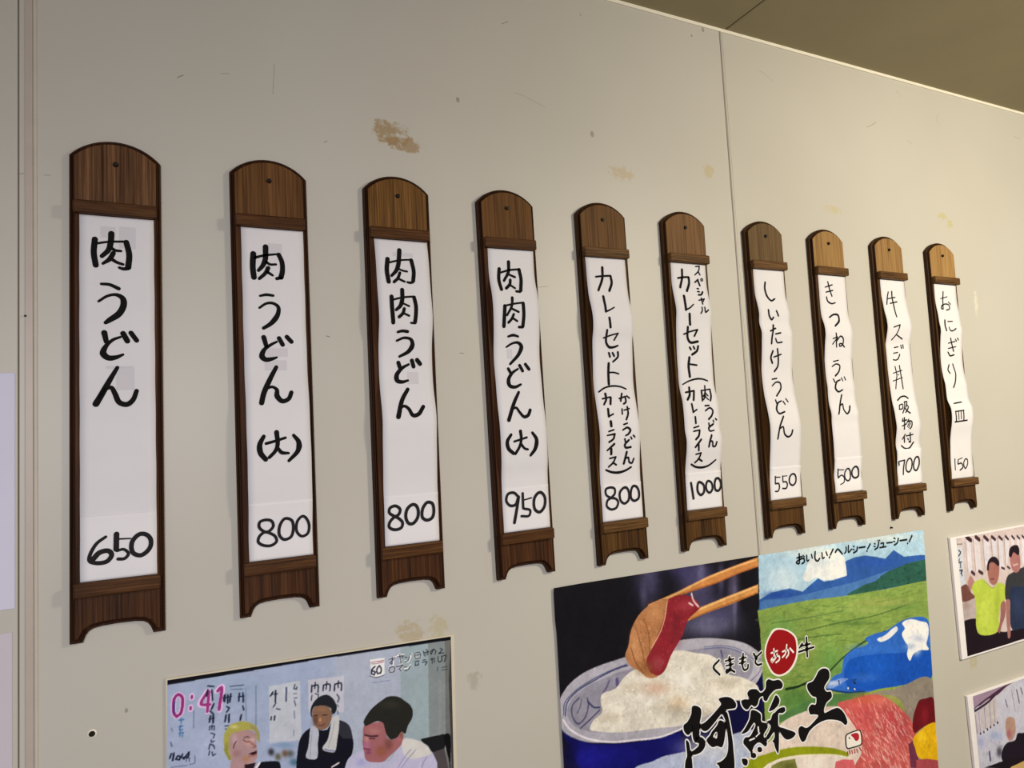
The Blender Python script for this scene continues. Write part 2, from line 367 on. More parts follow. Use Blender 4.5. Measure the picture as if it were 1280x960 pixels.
DATA = {
 'strips': [[
  '46:-222 4754 -233 4586 -213 4434|21,19,21:-205 4702 -80 4732 81 4748|46,49:110 4741 141 4587 129 4429|35,24:126 4416 80 4406 34 4419|49,46,35:-49 4837 -55 4734 -80 4631 -149 4549|30,22:-52 4660 -12 4632 52 4627|40,40,24:-29 4594 -69 4517 -138 4459|30,24:-46 4519 11 4482 74 4462|24,32:-155 4207 -70 4203 27 4158|21,26,50,53,32:-184 3994 -93 4062 -2 4082 66 4043 78 3963 31 3854 -72 3769 -112 3737|47,39:-127 3615 -107 3508|21,29,53,45,21:41 3566 -39 3529 -113 3449 -139 3364 -86 3312 -6 3319 68 3353|45:70 3610 115 3518|40:154 3619 214 3527|31,47,52:7 3195 -76 3038 -166 2858 -217 2762|23,34,44,44,36:-183 2833 -121 2935 -59 2954 -20 2882 25 2776 104 2749 168 2800 209 2911',
  '30,45,53:-123 1196 -217 1125 -288 983 -283 933 -207 901 -108 912 -63 982 -96 1030 -184 1021 -250 954|53:-12 1216 -16 1040|18,15:16 1156 134 1150|28,35:-7 1020 60 1031 110 974 70 922 3 924|46:231 1191 151 1110 156 982 241 940 334 1013 346 1115 300 1177 231 1191',
 ], [
  '54,52:-228 4698 -239 4525 -228 4384|27,20:-204 4650 -100 4684 64 4712|43,50:94 4707 132 4609 135 4484 115 4402|32:115 4396 61 4380|52,47,32:-71 4802 -80 4633 -115 4544 -168 4479|27,22:-67 4597 -21 4569 55 4573|42,30:-46 4518 -83 4447 -160 4369|30,22:-53 4461 10 4421|22,29,25:-157 4138 -79 4156 8 4148|22,29,49,32:-169 3978 -82 4038 0 4045 68 3996 60 3897 5 3809 -47 3758 -125 3708|46,41:-126 3586 -98 3476|22,32,54,42,20:37 3529 -46 3483 -128 3415 -153 3330 -109 3291 -28 3300 31 3320|42:67 3576 111 3490|42:167 3596 224 3531|37,49,47:20 3189 -61 3036 -149 2843 -182 2717|24,29,51,41,39:-100 2909 -42 2926 13 2888 15 2803 76 2734 158 2763 197 2848|35,52,45:-170 2283 -221 2179 -215 2073 -155 1987|28,26:-144 2189 -30 2216 97 2252|45,36,31:-10 2328 -3 2167 -34 2086 -110 2008|31,36,24:1 2120 45 2063 131 2050|31,53,29:202 2279 263 2189 253 2081 133 1951',
  '34:-157 1212 -238 1193 -249 1130 -199 1071 -128 1041 -57 991 -38 924 -101 878 -202 890 -262 939 -250 1002 -199 1049 -127 1063 -76 1122 -96 1189 -157 1212|35:70 1205 7 1124 0 995 56 935 140 958 174 1063 153 1174 70 1205|33:291 1215 227 1156 216 1025 278 953 353 978 376 1085 334 1189 291 1215',
 ], [
  '47:-205 4751 -226 4589 -210 4417|22,20:-180 4703 -29 4744 135 4764|43:148 4756 174 4588 157 4449|33,25:150 4430 111 4415 68 4422|48,46,30:-20 4896 -52 4674 -89 4585 -161 4506|22:-44 4612 11 4591 73 4582|32:-35 4557 -71 4474 -131 4415|25:-66 4468 25 4429|44:-183 4197 -186 4050 -175 3825|22:-155 4155 -18 4192 133 4211|42:151 4199 170 4063 152 3869 145 3833|23:127 3821 89 3825|45,45,30:-19 4303 -30 4154 -63 4067 -128 4004|22:-23 4105 67 4066|34:-7 4026 -31 3959 -88 3904|24:-19 3960 60 3926|27,33:-105 3693 -42 3709 39 3702|24,30,51,27:-117 3572 -7 3614 91 3593 118 3517 62 3425 -74 3350|44:-92 3262 -68 3184|25,38,53,41,22:60 3238 -39 3184 -124 3083 -121 3005 -51 2985 39 3006|44:111 3293 132 3207|47:189 3301 231 3246|38,50:23 2877 -75 2723 -150 2486|25,34,43,40:-126 2600 -51 2636 9 2596 66 2501 147 2514 229 2621',
  '39:-219 1246 -297 1224 -311 1162 -247 1110 -176 1068 -124 1005 -144 938 -241 919 -317 962 -309 1024 -248 1087 -174 1126 -154 1194 -219 1246|42:24 1242 -51 1184 -73 1070 -33 985 28 978 98 1053 108 1170 73 1232 24 1242|42:235 1247 176 1164 172 1046 239 1004 316 1032 344 1124 323 1233 261 1256 235 1247',
 ], [
  '41:-202 4734 -225 4564 -208 4402|24:-181 4677 -34 4721 136 4744|42:144 4737 163 4581 125 4397|30:108 4373 45 4378|41,38,29:-33 4852 -49 4690 -140 4546|27:-49 4653 59 4614|34:-27 4565 -45 4497 -122 4421|27:-34 4474 30 4431|43:-185 4135 -202 3979 -211 3825|23:-169 4143 -17 4176 130 4197|41:136 4187 134 3999 116 3830|31:113 3815 49 3815|35,26:-43 4271 -67 4138 -155 3994|26:-62 4095 46 4048|31:-41 4010 -77 3939 -132 3882|25:-61 3953 18 3906|25,33,25:-137 3670 -53 3690 34 3671|21,29,50,29:-166 3509 -68 3564 32 3576 91 3521 46 3402 -112 3247|36:-151 3173 -116 3105|24,36,48,39,27:14 3170 -91 3105 -163 3002 -150 2912 -62 2888 41 2926|39:49 3222 92 3139|39:151 3239 207 3163|33,42,44:-7 2805 -103 2644 -224 2384|23,32,38,38:-148 2543 -79 2569 -23 2493 42 2424 111 2443 160 2523|32,46,39:-204 2162 -274 2063 -262 1957 -181 1878|25:-158 2056 59 2106|39,32,32:-42 2206 -37 2085 -74 1972 -148 1870|32,25:-42 2005 15 1939 68 1922|32,50,32:161 2172 225 2069 196 1928 112 1830',
  '39,39,46:-120 1222 -187 1282 -285 1273 -320 1171 -256 1095 -166 1104 -110 1221 -138 1083 -204 836|39:-38 1259 -41 1038|21:-14 1159 109 1179|35:-32 1028 76 991 51 914 -79 919|43:234 1243 158 1160 158 1000 236 948 323 1019 343 1161 285 1242 234 1243',
 ], [
  '26,28:-226 4724 -113 4739 62 4754|36:69 4747 78 4631 13 4492|39,33:-84 4887 -101 4701 -204 4493|37,35:-124 4390 -125 4258 -135 4127|26,18:-135 4124 -52 4155 48 4203|35:-84 4019 -69 3864|22,20:-193 3690 -56 3733 88 3767|24:84 3764 19 3657|31,36,24:-135 3816 -138 3617 -78 3541 19 3541 94 3566|30:-86 3444 -66 3382|30:-12 3444 17 3394|32,25:94 3456 92 3382 -9 3298|37:-96 3271 -107 3122 -108 2930|22:-82 3122 0 3121 97 3097|22,25,20:-321 2805 -196 2870 -30 2897 119 2880 228 2840|23:-267 2690 -110 2715|33:-101 2706 -126 2599|36,26:-198 2771 -194 2684 -253 2595|33:-189 2518 -197 2395|23:-197 2395 -102 2432|39:-172 2311 -172 2238|23:-229 2151 -129 2173|19,29:-264 2088 -115 2104|29:-115 2104 -147 2024 -226 1980|33,23:-128 1942 -264 1844|36:-186 1864 -185 1782|23:-213 1711 -95 1730|26:-95 1727 -144 1641 -232 1577|26:-154 1641 -85 1599|23:64 2684 191 2714|27:189 2706 184 2621 138 2593|27:130 2767 86 2642|24:223 2722 267 2686|23:87 2507 76 2424|20:123 2486 233 2510|27:198 2540 191 2420 140 2330|23:76 2250 149 2268|23,33,23:48 2161 142 2197 198 2153 152 2089 101 2067|26:81 2011 101 1944|30:161 1990 80 1912 101 1870 202 1872|23:201 2037 221 2006|23:252 2064 282 2033|33:123 1795 94 1698 65 1609|26:94 1689 154 1702 175 1626 226 1606 266 1677|26,36,26:-285 1529 -185 1489 -48 1470 93 1492 211 1540',
  '36:-220 1242 -313 1218 -315 1133 -236 1077 -134 1051 -93 993 -132 910 -238 889 -318 950 -299 1034 -223 1076 -145 1138 -144 1214 -220 1242|39:41 1214 -46 1140 -39 1009 30 959 114 1006 133 1135 94 1209 41 1214|39:229 1225 183 1163 170 1033 226 984 317 1019 335 1128 296 1208 229 1225',
 ], [
  '20:166 5010 252 5021|20:252 5021 231 4941 139 4856|22:221 4916 255 4863|25:127 4721 201 4774|28:193 4768 232 4665|17:288 4797 263 4771 284 4750 314 4774 288 4797|23:158 4604 189 4603|23:155 4548 193 4546|28:163 4486 227 4495 270 4547|20:146 4384 277 4415|20:268 4408 243 4370|25:210 4425 217 4319|22:189 4256 184 4194 152 4145|22:251 4258 260 4166 327 4211|29:-255 4777 -141 4798 -18 4807|37:-12 4799 -12 4696 -89 4549|36:-152 4936 -165 4772 -228 4610|40:-179 4451 -186 4199|26,19:-186 4199 -97 4233 4 4304|40:-109 4125 -93 3941|24:-236 3767 -92 3816 71 3852|29:71 3852 0 3738|37:-145 3894 -153 3702 -96 3626 75 3642|29:-111 3537 -82 3498|29:-26 3551 0 3512|35:82 3559 54 3479 -62 3409|40:-129 3357 -161 3197 -146 3018|27:-119 3237 24 3221|19,27,21:-322 2881 -178 2939 13 2977 149 2969 249 2938|27:-288 2739 -93 2766|31:-94 2761 -154 2599|34:-188 2826 -209 2703 -284 2610|30:-208 2533 -191 2389|23:-191 2389 -107 2432|30:-156 2304 -151 2195|23:-201 2117 -91 2140|23:-215 2056 -77 2072|30:-78 2067 -119 1977 -197 1914|30:-81 1908 -211 1782|30:-142 1828 -135 1720|23:-192 1656 -81 1675|27:-80 1672 -119 1577 -199 1512|27:-130 1578 -44 1531|28:75 2766 43 2586|21:92 2766 275 2789|28:274 2784 266 2676 224 2581|24:171 2851 147 2730 92 2662|21:147 2730 193 2669|21:141 2678 74 2602|20:133 2652 183 2599|24:88 2494 176 2497|24,30:86 2406 191 2454 250 2401 219 2317 147 2255|24:140 2184 152 2116|30,27,20:238 2164 133 2100 146 2049 246 2053|20:243 2231 256 2197|24:297 2260 321 2237|30:168 1972 113 1865 91 1774|27:113 1865 168 1862 183 1778 233 1775 271 1849|27,33,23:-276 1487 -182 1439 -30 1418 120 1445 271 1533',
  '42:-292 1166 -257 897|42:-116 1168 -155 1100 -149 999 -88 943 -19 988 -10 1099 -46 1142 -116 1168|38:88 1173 44 1115 49 1013 112 967 176 1023 165 1137 88 1173|41:278 1200 238 1121 248 1007 314 987 373 1049 380 1131 332 1201 278 1200',
 ], [
  '30,34,25:-112 4809 -134 4693 -92 4525 -17 4452 90 4493|29:-148 4264 -149 4158 -82 4078 -38 4120|29:57 4249 90 4155|25:-170 3854 -19 3911|30:-54 3974 -131 3782 -153 3619|25:-46 3800 87 3823|24:-48 3712 -7 3641 120 3647|32:-120 3477 -168 3355 -128 3254|24:-89 3366 93 3417|29:-2 3519 24 3336 15 3193 -71 3095|22:-148 2948 -27 2962|19,28,25:-171 2821 -51 2891 44 2874 48 2778 -93 2629|25:-143 2551 -129 2479|22,31,25:-2 2532 -99 2494 -167 2370 -123 2298 25 2325|22:43 2523 77 2466|22:129 2568 167 2511|28:-30 2240 -153 2057 -217 1828|22,28,28:-155 2018 -78 2046 -42 1912 45 1854 131 1889 167 1973',
  '24:-263 1133 -267 1004|19:-256 1117 -144 1112|28,24:-260 998 -185 997 -168 931 -212 859 -279 859|22:-76 1131 -70 1021|15:-61 1124 37 1125|26:-63 1015 12 1015 38 958 2 896 -89 898|31:167 1146 106 1095 101 986 173 937 255 985 267 1084 229 1141 167 1146',
 ], [
  '21:-200 4804 7 4862|21:-188 4703 11 4747|24:-116 4918 -74 4746 -27 4629|24,27,20:-187 4604 -161 4520 -57 4474 55 4496|25,36,29:-166 4187 -20 4252 100 4239 94 4134 -80 4007|23:-85 3859 -52 3587|20:-166 3750 -49 3785|20:-47 3768 -168 3643|23:-65 3702 46 3803 124 3755 123 3639 40 3605 25 3646 85 3655 175 3590|20:-138 3298 8 3323|20,30:-186 3197 -60 3248 34 3214 -5 3096 -114 3009|23:-184 2945 -150 2878|24,34,24:5 2927 -101 2886 -161 2761 -84 2690 41 2725|20:50 2969 81 2907|20:138 2986 168 2923|27:6 2625 -77 2442 -179 2244|23,30:-88 2409 -5 2441 -10 2323 62 2245 141 2302 192 2394',
  '25:-287 1166 -277 993|16:-264 1150 -121 1141|25,18:-268 998 -179 1038 -109 993 -125 903 -233 859|28:-29 1155 -82 1083 -80 968 -13 918 62 958 69 1097 22 1152 -29 1155|35:199 1182 127 1116 138 999 208 960 310 1000 308 1116 251 1178 199 1182',
 ], [
  '23:-153 4788 -268 4511|20:-192 4639 53 4680|22:-150 4537 84 4581|27:-36 4802 -49 4628 -44 4246|22:-186 4016 20 4070|22:19 4067 -79 3876 -212 3752|22:-62 3853 126 3774|20:-112 3591 14 3610|23:105 3646 116 3577|23:173 3654 178 3584|20:-154 3470 -19 3488|25,20:42 3445 -18 3357 -89 3325 -183 3331|20:-145 3188 -117 3019 -150 2895 -203 2715|23:0 3207 16 3019 34 2712|17:-226 3044 71 3106|17:-257 2877 50 2950|15:-79 3019 -53 3006|26:-206 2468 -79 2538 60 2547 144 2505|22:-185 2363 -218 2276|20:-185 2363 -76 2383 -110 2295 -208 2275|22:-9 2426 80 2435 21 2325|22:4 2414 -30 2326 -130 2196|22:55 2369 88 2323 -36 2204|26:-34 2315 9 2247 107 2189|22:-160 2076 -191 2023|22:-191 2023 -40 2050|26:-108 2097 -148 1858|22:-210 1925 -74 1964|22:30 2059 -53 1985|26:-13 2017 113 2012 91 1903 38 1861|17:27 1993 -45 1908|18:65 1981 -9 1885|24:-103 1747 -179 1653|26:-125 1694 -105 1584|22:-66 1713 154 1736|26:58 1773 82 1575 40 1595|22:-10 1656 16 1633|26:-214 1513 -110 1453 27 1457 186 1570',
  '30:-347 1184 -329 1118|26:-337 1194 -156 1212|30:-156 1212 -210 916|31:-27 1231 -95 1147 -98 995 -18 957 70 1028 82 1181 24 1239 -27 1231|35:212 1250 144 1133 159 1001 224 974 317 1079 315 1211 275 1257 212 1250',
 ], [
  '17:-220 4721 26 4775|26:-105 4883 -187 4484|23:-187 4484 -249 4489 -217 4555 -57 4605 60 4574 36 4493 -77 4462|21:47 4653 114 4605|32:-204 4224 -240 4079 -218 3987|20:-109 4198 63 4206|20,25:-109 4068 -83 3997 8 3986 132 4039|20:-133 3708 110 3752|20:-132 3591 142 3635|27:-57 3819 58 3532|27:-145 3507 -74 3430 70 3452|20:113 3802 165 3756|20:189 3831 235 3784|26:-138 3225 -199 3110 -149 3033|26:-2 3242 50 3026 -24 2860 -141 2713|23:-242 2355 51 2382|26:-277 2176 -260 1951|22:-277 2176 28 2194|26:12 2195 3 1975|19:-177 2158 -172 1997|19:-84 2171 -88 2010|26:-312 1947 126 1971',
  '25:-267 1135 -278 896|26:-148 1113 -171 1018|19:-148 1113 -3 1143|29:-156 1017 -38 1026 3 943 -112 879|26:118 1114 41 1021 77 906 181 997 180 1094 118 1114',
 ]],
 'prof': [[132, 136, 137, 137, 136, 134, 134, 136, 138, 139, 140, 141, 144, 147, 150, 152, 155, 157, 157, 156, 155, 152, 149, 145, 140, 132], [132, 135, 140, 166, 198, 219, 228, 227, 226, 222, 216, 207, 187, 162, 142, 130, 129, 129, 129, 129, 129, 129, 129, 129, 129, 132], [132, 135, 137, 142, 147, 153, 165, 180, 199, 219, 230, 211, 179, 150, 134, 136, 159, 200, 238, 245, 230, 211, 194, 180, 162, 132], [132, 136, 135, 138, 145, 156, 189, 205, 208, 205, 194, 172, 158, 149, 138, 133, 143, 170, 196, 216, 214, 188, 146, 129, 129, 132], [132, 135, 136, 132, 131, 144, 166, 192, 212, 211, 189, 162, 137, 129, 138, 150, 163, 186, 231, 242, 217, 172, 150, 138, 135, 132], [132, 136, 141, 142, 151, 186, 226, 243, 216, 217, 215, 199, 154, 137, 141, 139, 141, 154, 168, 183, 204, 183, 152, 129, 129, 132], [132, 135, 138, 155, 178, 201, 225, 246, 255, 237, 209, 179, 160, 148, 150, 173, 195, 212, 226, 187, 200, 175, 138, 129, 129, 132], [133, 137, 129, 157, 173, 182, 186, 182, 179, 189, 155, 143, 146, 132, 129, 129, 148, 173, 203, 192, 142, 129, 129, 129, 129, 131], [133, 141, 141, 160, 174, 163, 190, 219, 211, 197, 167, 151, 141, 136, 129, 129, 129, 131, 174, 212, 206, 173, 151, 129, 129, 131], [132, 141, 142, 150, 162, 177, 207, 245, 264, 255, 197, 187, 182, 152, 134, 131, 137, 151, 173, 197, 175, 162, 142, 129, 129, 132]],
 'xc': [1.5, 2.3, 1.9, 1.5, -0.7, -0.4, -0.2, 1.3, 1.3, -1.6],
 'patch': [[[-16.2, 478.6, -0.5, 492.2], [3.5, 466.7, 21.0, 493.4], [-0.2, 292.6, 18.7, 319.5], [-10.9, 318.2, 17.7, 321.4]], [[-3.9, 471.7, 13.8, 485.5], [-10.6, 333.0, 17.3, 344.1], [-12.3, 314.6, 15.5, 328.1]], [[-12.2, 480.4, 17.9, 486.2], [3.3, 295.5, 19.6, 312.9]], [[-15.3, 332.9, -7.0, 347.7]], [], [], [], [], [], []],
}
XB = [0.04661, 0.23007, 0.40739, 0.59073, 0.76980, 0.94211, 1.13915, 1.30983, 1.49834, 1.68259]
ZB = [0.00134, 0.00199, 0.00054, 0.00004, -0.00180, 0.00004, 0.00018, -0.00091, -0.00044, -0.00098]
TB = [-0.00396, 0.00168, -0.00075, 0.00955, 0.00863, -0.00088, 0.00053, -0.00506, -0.00392, -0.00516]
KZ0, KZ1, KN = 68.0, 506.0, 26
BLAB = [
 'leftmost brown wooden menu board, boldest grain, holding the 650 strip',
 'second brown wooden menu board from the left, holding the 肉うどん(大) 800 strip',
 'third brown wooden menu board from the left, holding the 肉肉うどん 800 strip',
 'fourth brown wooden menu board from the left, holding the 950 strip',
 'fifth brown wooden menu board from the left, holding the curry set 800 strip',
 'sixth wooden menu board, left of the wall seam, holding the 1000 strip',
 'seventh wooden menu board, just right of the wall seam, holding the 550 strip',
 'eighth wooden menu board from the left, holding the 500 strip',
 'ninth wooden menu board, second from the right end, holding the 700 strip',
 'lightest-headed wooden menu board at the far right end, holding the 150 strip']
SLAB = [
 'white paper strip handwritten 肉うどん, price 650, in the leftmost board',
 'white paper strip handwritten 肉うどん(大), price 800, in the second board',
 'white paper strip handwritten 肉肉うどん, price 800, in the third board',
 'white paper strip handwritten 肉肉うどん(大), price 950, in the fourth board',
 'white paper strip handwritten カレーセット with two bracketed columns, price 800',
 'white paper strip handwritten スペシャルカレーセット, price 1000, left of the wall seam',
 'white wavy paper strip handwritten しいたけうどん, price 550, right of the wall seam',
 'white paper strip handwritten きつねうどん, price 500, in the eighth board',
 'white wavy paper strip handwritten 牛スジ丼(吸物付), price 700, in the ninth board',
 'white paper strip handwritten おにぎり一皿, price 150, in the rightmost board']
SEAM = [145, 143, 139, 136, 129, 134, 130, 138, 144, None]
plank_mesh = None
for i in range(10):
    x, z = XB[i], ZB[i]
    k = i/9.0
    # boards at the left are more charred, heads at the right are paler
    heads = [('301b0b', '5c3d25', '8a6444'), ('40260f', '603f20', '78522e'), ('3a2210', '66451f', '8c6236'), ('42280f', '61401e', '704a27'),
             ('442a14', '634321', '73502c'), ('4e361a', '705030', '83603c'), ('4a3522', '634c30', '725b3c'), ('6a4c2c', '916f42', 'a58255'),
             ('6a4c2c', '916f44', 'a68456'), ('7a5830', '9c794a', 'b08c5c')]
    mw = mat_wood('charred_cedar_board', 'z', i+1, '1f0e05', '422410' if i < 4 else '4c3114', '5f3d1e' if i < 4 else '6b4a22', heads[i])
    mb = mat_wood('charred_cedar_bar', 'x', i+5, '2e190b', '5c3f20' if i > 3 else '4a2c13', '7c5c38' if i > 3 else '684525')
    bd = empty('menu_board', (x, -.0002, z), (0, -TB[i], 0))
    tag(bd, BLAB[i], 'menu board', 'wooden menu boards in a row on the wall')
    if plank_mesh is None:
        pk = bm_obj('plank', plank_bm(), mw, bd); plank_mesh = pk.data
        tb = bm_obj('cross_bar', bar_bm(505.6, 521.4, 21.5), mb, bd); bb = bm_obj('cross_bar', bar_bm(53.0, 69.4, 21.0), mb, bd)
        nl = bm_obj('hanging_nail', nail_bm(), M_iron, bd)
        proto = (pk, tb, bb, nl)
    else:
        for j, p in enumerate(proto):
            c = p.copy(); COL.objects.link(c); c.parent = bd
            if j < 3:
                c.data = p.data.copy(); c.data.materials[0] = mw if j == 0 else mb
    # the paper strip held between the bars
    prof = [q/10 for q in DATA['prof'][i]]
    xc = DATA['xc'][i]
    rnd = random.Random(40+i)
    kz = [KZ0+(KZ1-KZ0)*j/(KN-1) for j in range(KN)]
    def depth(zz, prof=prof):       # smooth paper profile
        t = (zz-KZ0)/(KZ1-KZ0)*(KN-1); t = max(0, min(KN-1.001, t)); j = int(t); f = t-j
        p = [prof[max(0, min(KN-1, j+q))] for q in (-1, 0, 1, 2)]
        v = p[1]+.5*f*(p[2]-p[0]+f*(2*p[0]-5*p[1]+4*p[2]-p[3]+f*(3*(p[1]-p[2])+p[3]-p[0])))
        return max(12.95, v)
    st = empty('menu_strip', (x, -.0002, z), (0, -TB[i], 0))
    tag(st, SLAB[i], 'paper strip', 'handwritten menu strips in the boards')
    def sheet(name, z0, z1, hw, off, mat, lift=0, wob=.35):
        nz = int((z1-z0)/3)+1; nx = 9; V = []; Fc = []
        ph = rnd.random()*6
        for a in range(nz):
            zz = z0+(z1-z0)*a/(nz-1)
            e = math.sin(zz*.09+ph)*wob*.4
            for b in range(nx):
                u = -1+2*b/(nx-1)
                cur = (u*u-.4)*.35*math.sin(zz*.05+ph+1)*wob
                li = lift*max(0, (zz-(z1-14))/14)**2
                V.append(((xc+u*hw+e)*MM, -(depth(zz)+off+abs(cur)+li)*MM, zz*MM))
        for a in range(nz-1):
            for b in range(nx-1):
                q = a*nx+b; Fc.append((q, q+1, q+nx+1, q+nx))
        ob = mesh_obj(name, V, Fc, mat, st, True)
        so = ob.modifiers.new('thickness', 'SOLIDIFY'); so.thickness = .00018; so.offset = -1
        return ob
    seam = SEAM[i]
    sheet('paper_sheet', 69.8, 505.0, 39.7, .25, M_paper)
    if seam: sheet('price_slip', 69.9, seam, 39.5, .7, M_slip, .8)
    for (x0, z0, x1, z1) in DATA['patch'][i]:
        V = []; n = 6
        for a in range(n+1):
            zz = z0+(z1-z0)*a/n
            for xx in (x0, x1): V.append((xx*MM, -(depth(zz)+.62)*MM, zz*MM))
        mesh_obj('show_through_patch', V, [(2*a, 2*a+1, 2*a+3, 2*a+2) for a in range(n)], M_patch, st)
    for part, mat, data, off in (('lettering', M_ink, DATA['strips'][i][0], .85), ('price_lettering', M_ink2, DATA['strips'][i][1], 1.5 if seam else .85)):
        strokes = sorted(parse(data), key=lambda q: -max(p[1] for p in q[1]))
        blocks = []; low = None          # strokes that stand apart by a clear gap are separate pieces of writing
        for q in strokes:
            top = max(p[1] for p in q[1]); bot = min(p[1] for p in q[1])
            if low is None or low-top > 13: blocks.append([]); low = bot
            blocks[-1].append(q); low = min(low, bot)
        kw = (1.4 if i < 4 else 1.28) if part == 'lettering' else 1.12
        for bl in blocks:
            V = []; Fc = []
            for W, P in bl:
                ribbon(V, Fc, [q*kw for q in W], P, lambda zz, off=off: depth(zz)+off+(.8*max(0, (zz-(seam-14))/14)**2 if (seam and off > 1 and zz < seam) else 0))
            mesh_obj(part, V, Fc, mat, st)

# ---------------------------------------------------------------- printed pictures (flat print, painted per vertex)
class Print:
    def __init__(s, x0, x1, z0, z1, cell, bg):
        s.nx = int(round((x1-x0)/cell))+1; s.nz = int(round((z1-z0)/cell))+1
        s.x0, s.z0, s.cx, s.cz = x0, z0, (x1-x0)/(s.nx-1), (z1-z0)/(s.nz-1); s.x1, s.z1 = x1, z1
        s.gx = x0+np.arange(s.nx)*s.cx; s.gz = z0+np.arange(s.nz)*s.cz
        s.C = np.zeros((s.nz, s.nx, 3), dtype=np.float32); s.C[:] = s.rgb(bg)
    @staticmethod
    def rgb(h): return np.array([int(h[i:i+2], 16)/255 for i in (0, 2, 4)], dtype=np.float32)
    def win(s, xa, xb, za, zb):
        i0 = max(0, int((xa-s.x0)/s.cx)); i1 = min(s.nx, int((xb-s.x0)/s.cx)+2)
        j0 = max(0, int((za-s.z0)/s.cz)); j1 = min(s.nz, int((zb-s.z0)/s.cz)+2)
        return (i0, i1, j0, j1) if i1 > i0 and j1 > j0 else None
    def blend(s, w, mask, col):
        i0, i1, j0, j1 = w; m = mask[..., None]
        s.C[j0:j1, i0:i1] = s.C[j0:j1, i0:i1]*(1-m)+s.rgb(col)*m
    def inside(s, P, X, Z):
        r = np.zeros(X.shape, bool); n = len(P)
        for k in range(n):
            x1, z1 = P[k]; x2, z2 = P[(k+1) % n]
            if z1 == z2: continue
            c = (z1 > Z) != (z2 > Z); r ^= c & (X < (x2-x1)*(Z-z1)/(z2-z1)+x1)
        return r
    def fill(s, P, col):
        xs = [p[0] for p in P]; zs = [p[1] for p in P]; w = s.win(min(xs), max(xs), min(zs), max(zs))
        if not w: return
        X, Z = np.meshgrid(s.gx[w[0]:w[1]], s.gz[w[2]:w[3]]); m = np.zeros(X.shape)
        for ax, az in ((-.25, -.25), (.25, -.25), (-.25, .25), (.25, .25)):
            m += s.inside(P, X+ax*s.cx, Z+az*s.cz)*.25
        s.blend(w, m.astype(np.float32), col)
    def seg(s, a, b, w0, col, al=1.0):
        h = w0/2+s.cx; w = s.win(min(a[0], b[0])-h, max(a[0], b[0])+h, min(a[1], b[1])-h, max(a[1], b[1])+h)
        if not w: return
        X, Z = np.meshgrid(s.gx[w[0]:w[1]], s.gz[w[2]:w[3]])
        dx, dz = b[0]-a[0], b[1]-a[1]; L = dx*dx+dz*dz or 1e-6
        t = np.clip(((X-a[0])*dx+(Z-a[1])*dz)/L, 0, 1); d = np.hypot(X-a[0]-t*dx, Z-a[1]-t*dz)
        s.blend(w, (np.clip((w0/2-d)/s.cx+.5, 0, 1)*al).astype(np.float32), col)
    def stroke(s, W, P, col):
        S = smooth(P, 2.5)
        for a, b in zip(S[:-1], S[1:]):
            k = a[2]*(len(W)-1); i_ = int(min(k, max(0, len(W)-2))); ww = W[0] if len(W) == 1 else W[i_]+(W[i_+1]-W[i_])*(k-i_)
            s.seg(a, b, ww, col)
    def blob(s, q, col, al):
        x, z, ax, az, bx, bz = q; rx = math.hypot(ax, bx); rz = math.hypot(az, bz)
        w = s.win(x-rx*1.5, x+rx*1.5, z-rz*1.5, z+rz*1.5)
        if not w: return
        X, Z = np.meshgrid(s.gx[w[0]:w[1]], s.gz[w[2]:w[3]]); D = ax*bz-az*bx
        u = ((X-x)*bz-(Z-z)*bx)/D; v = (-(X-x)*az+(Z-z)*ax)/D
        s.blend(w, (np.exp(-1.2*(u*u+v*v)**1.3)*al).astype(np.float32), col)
    def dabs(s, P, col, al, n, dx, dz, wd, seed):
        r = random.Random(seed); xs = [p[0] for p in P]; zs = [p[1] for p in P]; k = 0
        for _ in range(n*4):
            if k >= n: break
            x = r.uniform(min(xs), max(xs)); z = r.uniform(min(zs), max(zs))
            if not s.inside(P, np.array([x]), np.array([z]))[0]: continue
            k += 1; f = r.uniform(.4, 1.2); j = r.uniform(-.35, .35)
            ddx, ddz = dx*f*math.cos(j)-dz*f*math.sin(j), dx*f*math.sin(j)+dz*f*math.cos(j)
            s.seg((x-ddx/2, z-ddz/2), (x+ddx/2, z+ddz/2), wd*r.uniform(.5, 1.2), col, al*r.uniform(.4, 1))
    def grainy(s, amp, seed=3):
        r = np.random.RandomState(seed); F = np.zeros((s.nz, s.nx))
        for cell, a in ((2, .5), (6, .6), (22, .5), (70, .35)):
            g = r.normal(0, 1, (s.nz//cell+3, s.nx//cell+3))
            y = np.arange(s.nz)/cell; x = np.arange(s.nx)/cell; yi = y.astype(int); xi = x.astype(int)
            fy = (y-yi)[:, None]; fx = (x-xi)[None]; fy = fy*fy*(3-2*fy); fx = fx*fx*(3-2*fx)
            q = lambda a_, b_: g[np.ix_(yi+a_, xi+b_)]
            F += a*((q(0, 0)*(1-fx)+q(0, 1)*fx)*(1-fy)+(q(1, 0)*(1-fx)+q(1, 1)*fx)*fy)
        s.C = np.clip(s.C*(1+amp*F[..., None])+amp*.08*F[..., None], 0, 1).astype(np.float32)
    def run(s, ops, sw=1.0):
        for q, op in enumerate(ops):
            if ':' not in op: continue
            h, c = op.split(':'); h = h.split(); c = [float(v)/10 for v in c.split()]; P = list(zip(c[::2], c[1::2]))
            if h[0] == 'P' or (h[0] == 'F' and len(P) < 7): s.fill(P, h[1])
            elif h[0] == 'F': s.fill([(a, b) for a, b, _ in smooth(P, 3, True)], h[1])
            elif h[0] == 'S': s.stroke([float(v)/10*sw for v in h[2].split(',')], P, h[1])
            elif h[0] == 'B': s.blob(c, h[1], float(h[2]))
            elif h[0] == 'K': s.dabs(P, h[1], float(h[2]), int(h[3]), float(h[4])/10, float(h[5])/10, float(h[6])/10, q)
